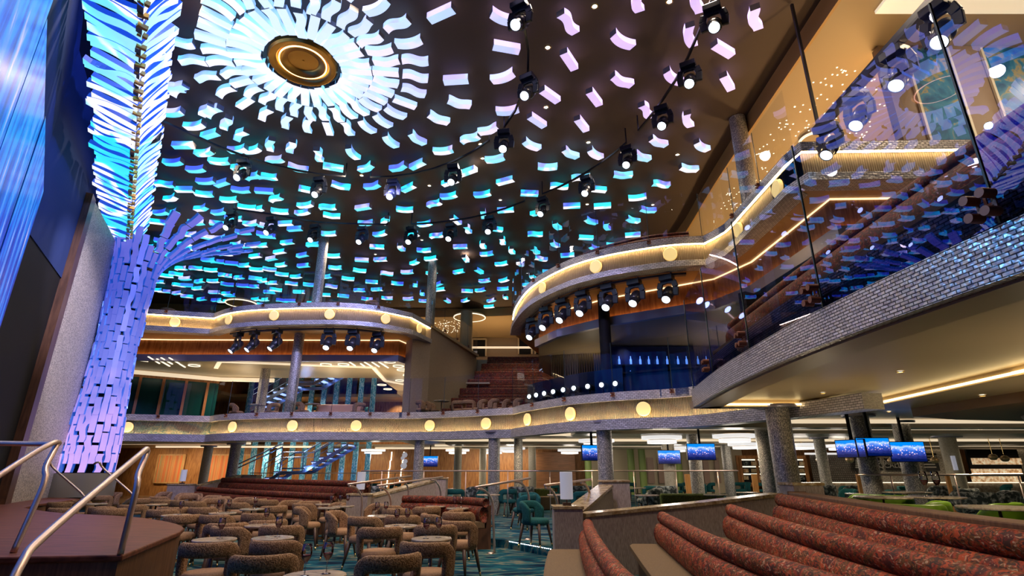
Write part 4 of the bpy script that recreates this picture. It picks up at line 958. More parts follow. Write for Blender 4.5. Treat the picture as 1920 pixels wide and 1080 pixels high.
# nearest = largest in view: those are things of their own, the far rest is one field
def vis(p):
    q = V((p[0], p[1], 10.3)) - CAM; dep = q.y * cs + q.z * sn; up = q.z * cs - q.y * sn
    return abs(q.x / dep) < .99 and abs(up / dep) < .57
PAN = [p for p in PAN if vis(p) or (p[3] < 10 and p[0] < 3)]
PAN.sort(key=lambda p: (0 if vis(p) else 1, (V((p[0], p[1], 10.3)) - CAM).length))
near, rest = PAN[:300], PAN[300:]
for x, y, o_, k, j, s in near:
    o = bpy.data.objects.new('ceiling_panel', proto[s]); COL.objects.link(o)
    sc_ = (1.15 if k == 0 else 1.0)
    o.location = (x, y, 10.30 if k > 2 else 10.24 + .03 * k); o.rotation_euler = (0, 0, o_); o.scale = (sc_, 1, 1.25 if k > 2 else 1)
    tag(o, '%s glowing ceiling panel, %s ring around the gold medallion, %s clockwise from the stage side' % (s, ORD[min(k, 29)], ORD[j - 1] if j <= len(ORD) else 'number %d' % j), 'ceiling panel', 'glowing panels on the dark ceiling')
fb = MB()
for x, y, o_, k, j, s in rest:
    src = slab_mesh(s); c_, s_ = math.cos(o_), math.sin(o_); b = len(fb.v)
    fb.v += [(x + (vx * c_ - vy * s_), y + (vx * s_ + vy * c_), 10.30 + vz * 1.25) for vx, vy, vz in src.v]
    for f, m in zip(src.f, src.m): fb.face([b + i for i in f], m)
o = fb.build('ceiling_panels_far', PM); tag(o, 'field of small glowing panels on the far part of the dark ceiling', 'ceiling panels', kind='stuff')

# ---- ridge of overlapping panels along the stage edge of the ceiling
RA, RB = V((-13.3, 17.1, 8.7)), V((-3.4, 3.0, 8.95)); dd = (RB - RA).normalized(); nn = V((-dd.y, dd.x, 0)); nn = nn if nn.x > 0 else -nn
def strip_sheet(name, off, rise, w0, count, label, jit, up, seedv, mats):
    g = random.Random(seedv); mb = MB(); Ltot = (RB - RA).length
    for i in range(count):
        t = (i + .5) / count; base = RA + (RB - RA) * t; n = 8
        sh = g.choice(['a', 'w', 's', 'b']); amp = g.uniform(.04, .13); lean = g.uniform(-.18, .18); lift = g.uniform(0, .07); ext = g.uniform(.9, 1.08)
        W = w0 * g.uniform(.85, 1.1); ring = []
        for k in range(n + 1):
            f = k / n
            y = {'a': amp * math.sin(math.pi * f), 'w': amp * math.sin(2 * math.pi * f), 's': 0, 'b': -amp * math.sin(math.pi * f)}[sh] + lean * (f - .5)
            c = base + nn * off * f * ext + V((0, 0, rise * (f ** up) * ext - lift)) + dd * y
            ring.append(c)
        b = len(mb.v); nrm = (dd.cross(ring[-1] - ring[0])).normalized(); nrm = nrm if nrm.z < 0 else -nrm
        for c in ring:
            mb.v += [tuple(c - dd * W / 2), tuple(c + dd * W / 2), tuple(c - dd * W / 2 - nrm * .11), tuple(c + dd * W / 2 - nrm * .11)]
        for k in range(n):
            a = b + k * 4; e = a + 4
            mb.face((a, a + 1, e + 1, e), 0); mb.face((a + 2, e + 2, e + 3, a + 3), 1); mb.face((a, e, e + 2, a + 2), 1); mb.face((a + 1, a + 3, e + 3, e + 1), 1)
        a = b + n * 4; mb.face((b, b + 2, b + 3, b + 1), 2); mb.face((a, a + 1, a + 3, a + 2), 2)
    o = mb.build(name, mats, PCU); return o
M['ridge_side'] = plain('ridge_side', (.05, .12, .5), .4, 0, (.01, .07, .55), .75, True)
PCU = empty('panel_curtain', (0, 0, 0)); tag(PCU, 'hanging ridge of overlapping cyan and white glowing panels along the stage edge', 'panel curtain')
RM = [M['panel_face'], M['ridge_side'], M['panel_end_gold']] if 'panel_end_gold' in M else [M['panel_face'], M['ridge_side'], M['panel_end']]
strip_sheet('stage_side_sheet', -.90, .22, .21, 66, 'hanging sheet of overlapping cyan and white panels along the stage, stage face', .1, 1.0, 3, RM)
strip_sheet('room_side_sheet', .42, .95, .19, 72, 'narrow hanging sheet of cyan panels folding up from the gold seam to the ceiling', .1, .8, 4, RM)
mb = MB(); g = random.Random(5)
for i in range(60):
    p = RA + (RB - RA) * ((i + .5) / 60); mb.box((p.x, p.y, p.z - .02 + g.uniform(-.03, .03)), (.07, .16, .08), math.atan2(dd.y, dd.x) + g.uniform(-.3, .3))
mb.build('seam_blocks', M['gold'], PCU)['kind'] = 'stuff'

# ---- column of brick-like panels flaring into the ceiling
CC = V((-12.75, 16.9, 0))
mb = MB(); g = random.Random(9)
def flare(z, a=0):                # radius grows as the column meets the ceiling, most of all away from the stage
    g_ = max(0, min(1, (a + .5) / 1.4)); return .60 + .06 * math.sin(z * .9) + (0 if z < 7.7 else (.10 + g_ * .62) * (z - 7.7) ** 1.8)
az0, az1, ncol = R(-165), R(100), 17
H = .56
for c in range(ncol):
    a = az0 + (az1 - az0) * (c + .5) / ncol
    prof_ = [(1.42, flare(1.42, a))]                     # the column's outline in steps of 4 cm of arc
    while prof_[-1][0] < 10.22:
        z_, r_ = prof_[-1]; dr = (flare(z_ + .01, a) - flare(z_, a)) / .01; st_ = .04 / math.hypot(1, dr); prof_.append((z_ + st_, flare(z_ + st_, a)))
    pos_ = (7 if c % 2 else 0)
    while pos_ + 14 < len(prof_):
        k0 = pos_ + g.choice([-1, 0, 0, 1]); k0 = max(0, k0); pos_ += 14
        z0_, r0_ = prof_[k0]
        if z0_ > 8.7 and a < -.5: break
        far_ = r0_ > 1.1
        sh = g.choice([0, 1, 1, 2, 2]); amp = g.uniform(.0, .04) * (2 if far_ else 1); out = g.uniform(0, .07); n = 6
        w = min(.30 if far_ else .40, (az1 - az0) / ncol * max(r0_, .6) * .93); ring = []; jit = g.uniform(-.12, .12) if far_ else 0
        for k in range(n + 1):
            f = k / n; zq, rr = prof_[min(len(prof_) - 1, k0 + int(round(13 * f)))]; rr += out * (0 if far_ else 1); aa = a + jit / max(rr, 1)
            s = {0: 0, 1: amp * math.sin(math.pi * 2 * f), 2: amp * math.sin(math.pi * f)}[sh]
            ring.append(CC + V((math.cos(aa) * rr - math.sin(aa) * s, math.sin(aa) * rr + math.cos(aa) * s, zq - (out if far_ else 0))))
        b = len(mb.v); tang = V((-math.sin(a), math.cos(a), 0)); up_ = (ring[-1] - ring[0]).normalized(); back = up_.cross(tang) * -.10
        if back.dot(V((math.cos(a), math.sin(a), -.3))) > 0: back = -back
        for cen in ring: mb.v += [tuple(cen - tang * w / 2), tuple(cen + tang * w / 2), tuple(cen - tang * w / 2 + back), tuple(cen + tang * w / 2 + back)]
        for k in range(n):
            q = b + k * 4; e = q + 4
            mb.face((q, q + 1, e + 1, e), 0); mb.face((q + 2, e + 2, e + 3, q + 3), 1); mb.face((q, e, e + 2, q + 2), 1); mb.face((q + 1, q + 3, e + 3, e + 1), 1)
        q = b + n * 4; mb.face((b, b + 2, b + 3, b + 1), 1); mb.face((q, q + 1, q + 3, q + 2), 1)
pc = empty('panel_column', (0, 0, 0)); mb.build('panels', [M['column_panel'], M['column_edge']], pc)
mb = MB(); mb.lathe([(.46, .75), (.48, 4), (.48, 8.4), (.40, 8.7)], CC, n=32); mb.build('core', M['black'], pc, smooth=True)
mb = MB(); mb.lathe([(.80, .75), (.80, 1.40)], CC, n=36); mb.build('plinth', M['plinth'] if 'plinth' in M else M['silver_paint'], pc, smooth='edge')
tag(pc, 'column clad in shimmering panels glowing blue to lavender, flaring into the ceiling', 'column', kind='thing')
wallseg('wall_stage_black', V((-14.1, 17.6, 0)), V((-13.2, 16.6, 0)), .75, 9.0, M['black'], .2)

# ---- gold medallion
mb = MB(); mb.lathe([(.0, .12), (.42, .12), (.45, .08), (.62, .04), (.68, .10), (.74, .02), (.80, .0), (.92, .0), (.97, .05), (.97, .16), (.0, .17)], (0, 0, 0), n=64)
md = empty('ceiling_medallion', (MC.x, MC.y, 10.22)); md.scale = (.78, .78, 1); mb.build('dish', M['gold'], md, smooth='edge')
mb = MB(); mb.lathe([(.64, .05), (.67, .05), (.67, .07), (.64, .07), (.64, .05)], n=64, cap=False); mb.build('glow_ring', M['strip_amber'], md)
mb = MB(); mb.lathe([(.03, .1), (.03, .38)], n=10); mb.build('hanger', M['gold'], md)
tag(md, 'round gold dish shaped medallion at the centre of the radiating panels', 'ceiling medallion')

# ============================================================ MOVING HEAD SPOTLIGHTS
def make_head(s=1.0):
    root = empty('moving_head_spotlight')
    mb = MB(); mb.box((0, 0, -.05), (.26, .20, .10)); mb.tube([(-.09, 0, 0), (-.09, 0, .06)], .02, 8); mb.tube([(.09, 0, 0), (.09, 0, .06)], .02, 8); mb.build('base', M['black_metal'], root, mod=('bevel', .012))
    mb = MB(); pts = [(-.15, 0, -.42), (-.165, 0, -.25), (-.13, 0, -.12), (0, 0, -.10), (.13, 0, -.12), (.165, 0, -.25), (.15, 0, -.42)]
    for i in range(6): mb.bar(pts[i], pts[i + 1], .05, .11)
    mb.build('yoke', M['black_metal'], root, mod=('bevel', .01))
    hd = empty('head', (0, 0, -.37)); hd.parent = root
    m = Matrix.Rotation(R(180), 4, 'X')
    mb = MB(); mb.lathe([(.0, -.20), (.07, -.19), (.105, -.14), (.115, -.02), (.105, .08), (.085, .10), (.085, .20), (.075, .21)], n=22, m=m); mb.build('housing', M['black_metal'], hd, smooth='edge')
    mb = MB(); mb.lathe([(.078, -.212), (.0, -.218)], n=22); mb.lathe([(.088, -.200), (.088, -.226), (.080, -.226), (.080, -.205)], n=22, mi=1, cap=False); mb.build('lens', [M['lens'], M['black_metal']], hd)
    return root
mh = make_head(); MHN = [0]
def put_head(x, y, z, label, group, aim=(0, -1), tilt=35, scale=1.25):
    o = mh if MHN[0] == 0 else clone(mh); MHN[0] += 1
    o.location = (x, y, z); yaw = math.atan2(aim[0], -aim[1]); o.rotation_euler = (0, 0, yaw); o.scale = (scale,) * 3
    h = [c for c in o.children if c.name.startswith('head')][0]; h.rotation_euler = (R(-tilt), 0, 0)
    tag(o, label, 'spotlight', group); return o
def track(path, z, label, w=.05):
    mb = MB()
    for i in range(len(path) - 1): mb.bar((*path[i], z), (*path[i + 1], z), w)
    for q in (path[0], path[-1]): mb.bar((*q, z), (*q, 10.6 if z > 9 else z + .3), w * .6)
    o = mb.build('lighting_track', M['black_metal']); tag(o, label, 'lighting track', 'lighting tracks on the ceiling'); return o
IN = [(290, 232), (458, 303), (600, 336), (737, 340), (850, 312), (945, 248), (990, 145), (975, 10)]
OUT = [(436, 400), (510, 410), (591, 424), (680, 428), (771, 428), (845, 422), (918, 408), (1017, 373), (1099, 333), (1175, 278), (1240, 203), (1290, 122), (1335, 15)]
for nm, lst in (('inner', IN), ('outer', OUT)):
    P = [atz(x, y, 9.95) for x, y in lst]
    for n, p in enumerate(P):
        put_head(p.x, p.y, 9.98, 'black moving head spotlight on the %s ceiling track ring, %s counted from the stage side' % (nm, ORD[n]), 'moving head spotlights on the ceiling tracks',
                 aim=((-.5, -.86) if p.x > 0 else (-.15, -1) if nm == 'inner' else (-.25, -1)), tilt=42)
    sp = smooth_path(P, .6)
    br = [i for i in range(0, len(sp), 7)] + [len(sp) - 1]
    for n in range(len(br) - 1):
        seg = sp[br[n]:br[n + 1] + (1 if n % 2 else 1)]
        if len(seg) > 2: track([(p.x, p.y) for p in seg[(1 if n else 0):]], 10.12, 'thin black curved lighting track, %s ring, %s length from the stage side' % (nm, ORD[n]))
def curve_hit(px, py, path):
    """where the vertical plane through a line of sight meets a plan curve: the point and the curve's outward normal"""
    d = ray(px, py); NN = normals(path)
    for i in range(len(path) - 1):
        a, b = path[i], path[i + 1]; ca = d.x * a.y - d.y * a.x; cb = d.x * b.y - d.y * b.x
        if ca * cb <= 0 and abs(ca - cb) > 1e-9:
            t = ca / (ca - cb); p = a + (b - a) * t
            if p.y > 0: n = (b - a); n = V((n.y, -n.x, 0)).normalized(); return p, n
    return None
ZH = 6.44
for n, (px, path) in enumerate(((436, P3L2), (468, P3L2), (512, P3L2), (613, P3L2), (662, P3L2), (715, P3L2))):
    p, nn_ = curve_hit(px, 620, path); p = p - nn_ * .28
    put_head(p.x, p.y, ZH - .05, 'black moving head spotlight hanging under the balcony above the stairs, %s from the shimmering column' % ORD[n], 'spotlights under the stair side balcony', aim=(-.9 if n < 3 else -.1 * n + .3, -1), tilt=40, scale=1.35)
for n, px in enumerate((983, 1008, 1040, 1080, 1133, 1187, 1254)):
    p, nn_ = curve_hit(px, 560, P3R); p = p - nn_ * .28
    put_head(p.x, p.y, ZH - .05, 'black moving head spotlight under the curved top balcony, %s from its tip' % ORD[n], 'spotlights under the curved top balcony', aim=(-.75, -1), tilt=45, scale=1.35)
mb = MB(); ribbon(mb, [p for p in P3R[3:-2]], [(-.36, 6.38), (-.36, 6.44), (-.22, 6.44), (-.22, 6.38)]); o = mb.build('lighting_rail', M['black_metal']); tag(o, 'black lighting rail curving under the top balcony', 'lighting rail')
mb = MB(); ribbon(mb, [p for p in P3L2[3:-3]], [(-.36, 6.38), (-.36, 6.44), (-.22, 6.44), (-.22, 6.38)]); o = mb.build('lighting_rail', M['black_metal']); tag(o, 'black lighting rail under the stair side top balcony', 'lighting rail')
# four large ones on a dark boom between the near balcony and the top deck
for n, y in enumerate((8.28, 7.42, 6.46, 5.63)):
    put_head(5.75, y, 7.47, 'large dark moving head spotlight seen through the near glass, %s along the boom' % ORD[n], 'large spotlights on the dark boom', aim=(-1, -.35), tilt=38, scale=1.25)
mb = MB(); mb.bar((5.75, 4.6, 7.55), (5.75, 8.6, 7.55), .14)
for y in (4.8, 8.5): mb.bar((5.75, y, 7.55), (5.75, y, 10.55), .05)
o = mb.build('lighting_boom', M['black_metal']); tag(o, 'dark lighting boom hung beside the top balcony over the near glass', 'lighting boom')

# ---- round wall lights on the balcony fronts
dp = empty('round_wall_light'); DN = [0]
mbd = MB(); mbd.lathe([(.175, 0), (.18, .02), (.18, .075), (.165, .09), (.0, .095)], n=36); mbd.build('disc', M['disc_glow'], dp, smooth='edge')
mbd = MB(); mbd.lathe([(.19, 0), (.19, .02)], n=36); mbd.build('backplate', M['brass'], dp)
def put_disc(px, path, z, label, group):
    h = curve_hit(px, 560, path)
    if not h: return
    p, n = h; o = dp if DN[0] == 0 else clone(dp); DN[0] += 1
    o.location = (p.x + n.x * .004, p.y + n.y * .004, z); o.rotation_euler = (R(90), 0, math.atan2(n.y, n.x) + R(90)); tag(o, label, 'wall light', group)
for n, (px, path) in enumerate(((338, P3L), (438, P3L2), (520, P3L2), (622, P3L2), (725, P3L2), (787, P3L3))):
    put_disc(px, path, 6.88, 'round glowing wall light on the stair side top balcony, %s from the shimmering column' % ORD[n], 'round lights on the top balcony')
for n, (px, path) in enumerate(((1020, P3R), (1122, P3R), (1265, P3R), (1408, P3R2), (1500, P3R2))):
    put_disc(px, path, 6.88, 'round glowing wall light on the curved top balcony, %s from its tip' % ORD[n], 'round lights on the top balcony')
for n, (px, path) in enumerate(((294, P2L), (397, P2L2), (477, P2L2), (580, P2L2), (690, P2L2), (818, P2L2), (916, P2L2), (989, P2R), (1064, P2R), (1191, P2R))):
    put_disc(px, path, 2.96, 'round glowing wall light on the middle balcony, %s counted from the shimmering column' % ORD[n], 'round lights on the middle balcony')

# ============================================================ GLASS BALUSTRADES
def clamp_mesh(big):
    mb = MB(); s = .035 if big else .022; d = .06 if big else .03
    mb.box((0, 0, 0), (d * 2.2, .012, .02)); mb.box((0, 0, 0), (.02, .012, d * 2.4)); mb.box((d, 0, 0), (.02, .012, d * 2.4)); mb.box((-d, 0, 0), (.02, .012, d * 2.4))
    for dx in (-1, 1):
        for dz in (-1, 1):
            mb.tube([(dx * d, 0, dz * d * 1.1), (dx * d, -(.10 if big else .06), dz * d * 1.1)], s, 14)
    return mb
def balustrade(name, path, z0, z1, off, step, label, mat='glass', zc=None, big=False, edge=.006):
    """panes of glass in a row, each pane a part, with copper standoffs at the joints"""
    L = [0]
    for i in range(1, len(path)): L.append(L[-1] + (path[i] - path[i - 1]).length)
    tot = L[-1]; n = max(1, round(tot / step)); NN = normals(path)
    def at(s):
        s = max(0, min(tot, s))
        for i in range(len(path) - 1):
            if s <= L[i + 1] + 1e-9:
                t = (s - L[i]) / max(1e-9, L[i + 1] - L[i]); return path[i].lerp(path[i + 1], t), NN[i].lerp(NN[i + 1], t).normalized()
        return path[-1], NN[-1]
    c, _ = at(tot / 2); root = empty(name, (c.x, c.y, z0)); tag(root, label, 'glass balustrade')
    cm = clamp_mesh(big); cl = None
    for k in range(n):
        a = tot * k / n + .012; b = tot * (k + 1) / n - .012; m = 1 if big else 3
        mb = MB(); pe = MB()
        for j in range(m + 1):
            p, nv = at(a + (b - a) * j / m); q = p + nv * off - root.location
            mb.v += [(q.x, q.y, 0), (q.x, q.y, z1 - z0)]
        for j in range(m): mb.face((2 * j, 2 * j + 2, 2 * j + 3, 2 * j + 1))
        g_ = mb.build('pane', M[mat], root)
        for s_ in ((a,) if k == 0 else (a - .012,)):
            p, nv = at(s_); q = p + nv * off - root.location; pe.bar((q.x, q.y, 0), (q.x, q.y, z1 - z0), edge * 2)
        pe.build('glass_edge', M['glass_edge'], g_)
        for s_ in (a - .012,) if k else ():
            p, nv = at(s_)
            if cl is None: cl = cm.build('standoff', M['copper'], root, smooth='edge'); o = cl
            else: o = cl.copy(); COL.objects.link(o); o.parent = root
            o.location = (p.x + nv.x * (off + (.06 if big else .03)) - root.location.x, p.y + nv.y * (off + (.06 if big else .03)) - root.location.y, (zc or z0 + .12) - z0)
            o.rotation_euler = (0, 0, math.atan2(nv.y, nv.x) + R(90) + R(180) * 0)
    return root
balustrade('glass_balustrade', PN, 3.06, 4.95, .055, 1.92, 'tall glass balustrade of the near balcony with large copper fixings', 'glass_near', zc=3.18, big=True, edge=.008)
balustrade('glass_balustrade', P2L2, 3.24, 4.62, .09, 1.35, 'curved glass balustrade of the middle balcony below the stair side')
balustrade('glass_balustrade', P2L, 3.24, 4.62, .09, 1.6, 'straight glass balustrade of the middle balcony by the teal windows')
balustrade('glass_balustrade', P2R, 3.24, 4.75, .09, 1.5, 'curved glass balustrade in front of the row of small spotlights')
balustrade('glass_balustrade', P3L2, 7.15, 8.55, .09, 1.5, 'curved glass balustrade of the stair side top balcony')
balustrade('glass_balustrade', P3L, 7.15, 8.55, .09, 1.7, 'straight glass balustrade of the top balcony next to the shimmering column')
balustrade('glass_balustrade', P3R, 7.15, 8.6, .09, 1.5, 'curved glass balustrade of the projecting top balcony')
balustrade('glass_balustrade', P3R2[:-1], 7.15, 8.6, .09, 1.3, 'straight glass balustrade of the top balcony along the side')
balustrade('glass_balustrade', [V((-3.45, 21.8, 0)), V((-1.85, 28, 0))], 7.28, 8.5, 0, 1.5, 'glass balustrade above the slanted wall of the stepped seating')

# ============================================================ CHANDELIERS, TELEVISIONS, PENDANTS
ch = empty('drum_chandelier')
for r_, z_, nm in ((.66, -.10, 'upper_drum'), (.48, -.235, 'lower_drum')):
    mb = MB(); mb.lathe([(r_ - .01, z_), (r_, z_), (r_, z_ + .105), (r_ - .01, z_ + .105)], n=44); mb.build(nm, M['chandelier'], ch, smooth='edge')
    mb = MB(); mb.lathe([(0, z_ + .11), (r_ * .97, z_ + .108), (r_ * .97, z_ + .12), (0, z_ + .125)], n=40); mb.build('gold_rim', M['brass'], ch)
mb = MB(); mb.lathe([(.02, -.2), (.02, .22)], n=8); mb.build('stem', M['brass'], ch)
CHL = [(1240, 818), (1376, 815), (1266, 838), (1118, 824), (960, 839), (858, 843), (1502, 832), (1395, 831), (1068, 847), (1575, 834), (700, 846), (925, 853)]
for n, (px, py) in enumerate(CHL):
    d = ray(px, py); t = (2.56 - 1.5) / d.z; y = min(d.y * t, 31); o = ch if n == 0 else clone(ch)
    o.location = (d.x / d.y * y, y, 2.56); tag(o, 'white two tier drum chandelier over the lounge, %s by distance and side' % ORD[n] if False else 'white two tier drum chandelier, %s' % (
        'above the stone capped partition', 'beside the widest column, largest', 'overlapping the smaller hanging television', 'behind the column over the stone cap', 'beside the central column', 'in front of the wood wall past the slim column',
        'just past the widest column', 'under the largest one, farther back', 'in front of the brown end wall', 'next to the two televisions', 'over the staircase end of the lounge', 'between the central columns, far back')[n], 'chandelier', 'drum chandeliers in the lounge')
def tv(px, py, w, y, rz, label, mount='pole'):
    d = ray(px, py); p = CAM + d * (y / d.y); h = w * .58; root = empty('television', tuple(p), rz)
    mb = MB(); mb.box((0, .03, 0), (w, .05, h)); mb.build('housing', M['screen_bezel'], root, mod=('bevel', .006))
    b = .018; mb = MB(); mb.v = [(-w / 2 + b, 0, -h / 2 + b), (w / 2 - b, 0, -h / 2 + b), (w / 2 - b, 0, h / 2 - b), (-w / 2 + b, 0, h / 2 - b)]; mb.face((0, 1, 2, 3), 0, [(0, 0), (1, 0), (1, 1), (0, 1)])
    mb.v = [(a, -.0005 + .003, c) for a, _, c in mb.v]; mb.v = [(a, .0025, c) for a, _, c in mb.v]
    for i in range(4): mb.v[i] = (mb.v[i][0], .002, mb.v[i][2])
    s = mb.build('screen', M['tv_picture'], root)
    mb = MB(); mb.bar((0, .10, h / 2), (0, .10, 2.74 - p.z), .05); mb.bar((0, .10, h / 2 + .02), (0, .10, -.05), .06); mb.build('mount', M['black'], root)
    for o in root.children:
        if o.name.startswith('screen'): o.location.y = -.002
    tag(root, label, 'television', 'hanging televisions showing a blurred night city')
tv(805, 865, .95, 30, R(-12), 'small television showing blurred city lights, beside the slim column by the wood wall')
tv(1113, 849, .72, 15.3, R(20), 'television half hidden behind the column over the stone cap')
tv(1255, 857, .82, 20, 0, 'television overlapped by a drum chandelier')
tv(1315, 847, .78, 15.5, R(-4), 'television hanging alone above the partition')
tv(1638, 838, .68, 11.9, R(-8), 'wide television facing the room on the column, next to the angled one')
tv(1594, 841, .66, 12.1, R(-64), 'television seen at a sharp angle on the same column as a wide one')
tv(1702, 847, .84, 13.7, R(-6), 'television on the column by the counter, tilted at the far side')
pn = empty('pendant_lamp'); mb = MB(); mb.tube([(0, 0, .13), (0, 0, .95)], .012, 8); mb.build('stem', M['brass'], pn)
mb = MB(); mb.lathe([(0, -.12), (.09, -.11), (.15, -.04), (.16, .0), (.15, .05), (.09, .11), (0, .13)], n=26); mb.build('shade', M['pendant'] if 'pendant' in M else M['brass'], pn, smooth=True)
for n, (px, py) in enumerate(((1538, 863), (1593, 862), (1672, 864), (1692, 864), (1752, 863), (1794, 862), (1862, 857), (1884, 860))):
    y = 23; d = ray(px, py); o = pn if n == 0 else clone(pn); o.location = (d.x / d.y * y, y, 1.5 + d.z / d.y * y); tag(o, 'small round brass pendant lamp over the food counter, %s from the grey tiled wall' % ORD[n], 'pendant lamp', 'brass pendants over the counter')

# ============================================================ GLOWING STAIRCASE AND BLUE STRANDS
def stairs(name, pts, y, label, label2):
    root = empty(name, (0, y, 0)); W = 1.5
    P = [aty(px, py, y) for px, py in pts]
    for s in (0, W):
        mb = MB()
        for i in range(len(P) - 1): mb.bar((P[i].x, s, P[i].z), (P[i + 1].x, s, P[i + 1].z), .10, .16)
        mb.build('stringer', M['stair_metal'], root)
        mb = MB(); q = [(p.x, s, p.z + 1.0) for p in P]; mb.tube(q, .03, 8); q = [(p.x, s, p.z + .75) for p in P]; mb.tube(q, .018, 8)
        for p in P: mb.tube([(p.x, s, p.z), (p.x, s, p.z + 1.0)], .02, 6)
        mb.build('stair_rail', M['stair_metal'], root)
    for i in range(len(P) - 1):
        a, b = P[i], P[i + 1]
        if abs(b.z - a.z) < .15:
            mb = MB(); mb.box(((a.x + b.x) / 2, W / 2, a.z + .22), (b.x - a.x, W, .06)); mb.build('landing', M['stair_metal'], root); continue
        n = max(2, int(abs(b.z - a.z) / .19))
        for k in range(n):
            t = (k + .5) / n; x, z = a.x + (b.x - a.x) * t, a.z + (b.z - a.z) * t + .20
            mb = MB(); mb.box((x, W / 2, z), (.34, W, .05)); tr = mb.build('tread', M['stair_metal'], root)
            mb = MB(); mb.box((x - .02, W / 2, z - .045), (.24, W * .9, .025)); mb.bar((x - .12, .02, z - .05), (x + .02, .02, z - .18), .02); mb.bar((x + .12, .02, z - .05), (x - .02, .02, z - .18), .02); mb.build('tread_light', M['stair_glow'], tr)
    tag(root, label, 'staircase')
stairs('staircase', [(492, 909), (526, 887), (566, 886), (652, 836)], 28.2, 'blue lit metal staircase rising from the lounge to the middle balcony', '')
stairs('staircase', [(470, 768), (548, 722), (588, 720), (640, 690)], 27.6, 'blue lit metal staircase climbing above the middle balcony', '')
mb = MB(); a, b = aty(424, 888, 27.4), aty(530, 838, 27.4)
for dz in (0, .18): mb.tube([(a.x, 27.4, a.z + dz), (b.x, 27.4, b.z + dz)], .035, 8)
for t in (0, .5, 1): mb.tube([(a.x + (b.x - a.x) * t, 27.4, 0.15), (a.x + (b.x - a.x) * t, 27.4, a.z + (b.z - a.z) * t)], .02, 6)
o = mb.build('stair_handrail', M['stair_metal'], smooth=True); tag(o, 'sloping blue lit metal handrail in front of the blue strands', 'handrail')
for n in range(11):
    x = -14.9 + n * .70; z1 = 6.48
    mb = MB(); mb.box((x, 30.7, (z1 + .15) / 2), (.27, .12, z1 - .15)); o = mb.build('strand_curtain', M['strand_blue']); tag(o, 'tall light blue sparkling strand curtain behind the staircase, %s from the stage side' % ORD[n], 'strand curtain', 'blue strand curtains')

# ============================================================ MIDDLE BALCONY
# teal windows with copper mullions
A_, B_ = V((-16.3, 22.2, 0)), V((-13.4, 24.2, 0))
pa, pb = V((-19, 21.9, 0)), V((-14.0, 25.6, 0))
wallseg('wall_deck_two_left', pa, pb, 3.2, 5.5, M['wood'], 0, .15)
dw = (pb - pa).normalized(); nw = V((dw.y, -dw.x, 0))
mb = MB(); q = [pa + nw * .02, pb + nw * .02, pb + nw * .05, pa + nw * .05]; mb.prism([(p.x, p.y) for p in q], 3.22, 5.38)
tw = mb.build('window_1', M['teal_glass']); structure(tw)
for k in range(7):
    p = pa + dw * (6.2 * (k + .5) / 7) + nw * .08; mb = MB(); mb.box((p.x, p.y, 4.3), (.11, .09, 2.2), math.atan2(dw.y, dw.x)); mb.build('window_mullion', M['wood_copper'] if 'wood_copper' in M else M['copper'], tw)
s = MB(); q = [p + nw * .3 for p in (pa, pb)]; s.bar((q[0].x, q[0].y, 5.55), (q[1].x, q[1].y, 5.55), .16); s.bar((q[1].x, q[1].y, 5.55), (q[1].x + 2.4, q[1].y + .3, 5.55), .16); structure(s.build('trim_cove_20', M['cove_cream']))
# ceiling lines and ring downlights under the wooden bulkhead
g = random.Random(3); n = 0
for px, py, qx, qy in ((278, 669, 299, 682), (294, 673, 318, 687), (302, 671, 323, 683), (317, 671, 336, 682), (257, 676, 278, 678), (655, 679, 666, 686), (676, 682, 688, 690), (683, 679, 698, 688), (697, 679, 711, 688), (709, 678, 728, 690), (337, 683, 347, 689)):
    a, b = atz(px, py, 5.64), atz(qx, qy, 5.64)
    if a.y > 33 or b.y > 33: a, b = a * (30 / max(a.y, b.y)), b * (30 / max(a.y, b.y)); a.z = b.z = 5.64
    mb = MB(); mb.bar((a.x, a.y, 5.645), (b.x, b.y, 5.645), .05, .03); o = mb.build('linear_light', M['led_line']); n += 1
    tag(o, 'slim linear ceiling light over the middle balcony, %s from the teal windows' % ORD[n - 1], 'ceiling light', 'linear ceiling lights')
rl = empty('ring_downlight'); mb = MB(); mb.lathe([(.20, 0), (.23, -.02), (.23, .02)], n=26, cap=False); mb.build('rim', M['led_line'], rl); mb = MB(); mb.lathe([(.0, .005), (.2, .005)], n=26); mb.build('glass', M['cream'], rl)
for n, (px, py) in enumerate(((611, 684), (644, 684), (731, 679), (747, 687), (754, 694), (765, 704), (716, 722), (750, 714), (727, 730), (364, 686))):
    p = atz(px, py, 5.62); y = min(p.y, 29.5); d = ray(px, py); o = rl if n == 0 else clone(rl); o.location = (d.x / d.y * y, y, 5.63)
    tag(o, 'round recessed ceiling light over the middle balcony, %s along from the tall glittering column' % ORD[n], 'ceiling light', 'round ceiling lights over the middle balcony')
cvs = [((405, 690), (412, 678)), ((412, 678), (700, 689)), ((700, 689), (722, 714)), ((722, 714), (766, 722))]
for k, (a, b) in enumerate(cvs):
    p, q = atz(*a, 5.62), atz(*b, 5.62)
    for v in (p, q):
        if v.y > 29.5: v.x *= 29.5 / v.y; v.y = 29.5
    mb = MB(); mb.bar((p.x, p.y, 5.62), (q.x, q.y, 5.62), .16, .06); structure(mb.build('trim_cove_%d' % (30 + k), M['cove_cream']))
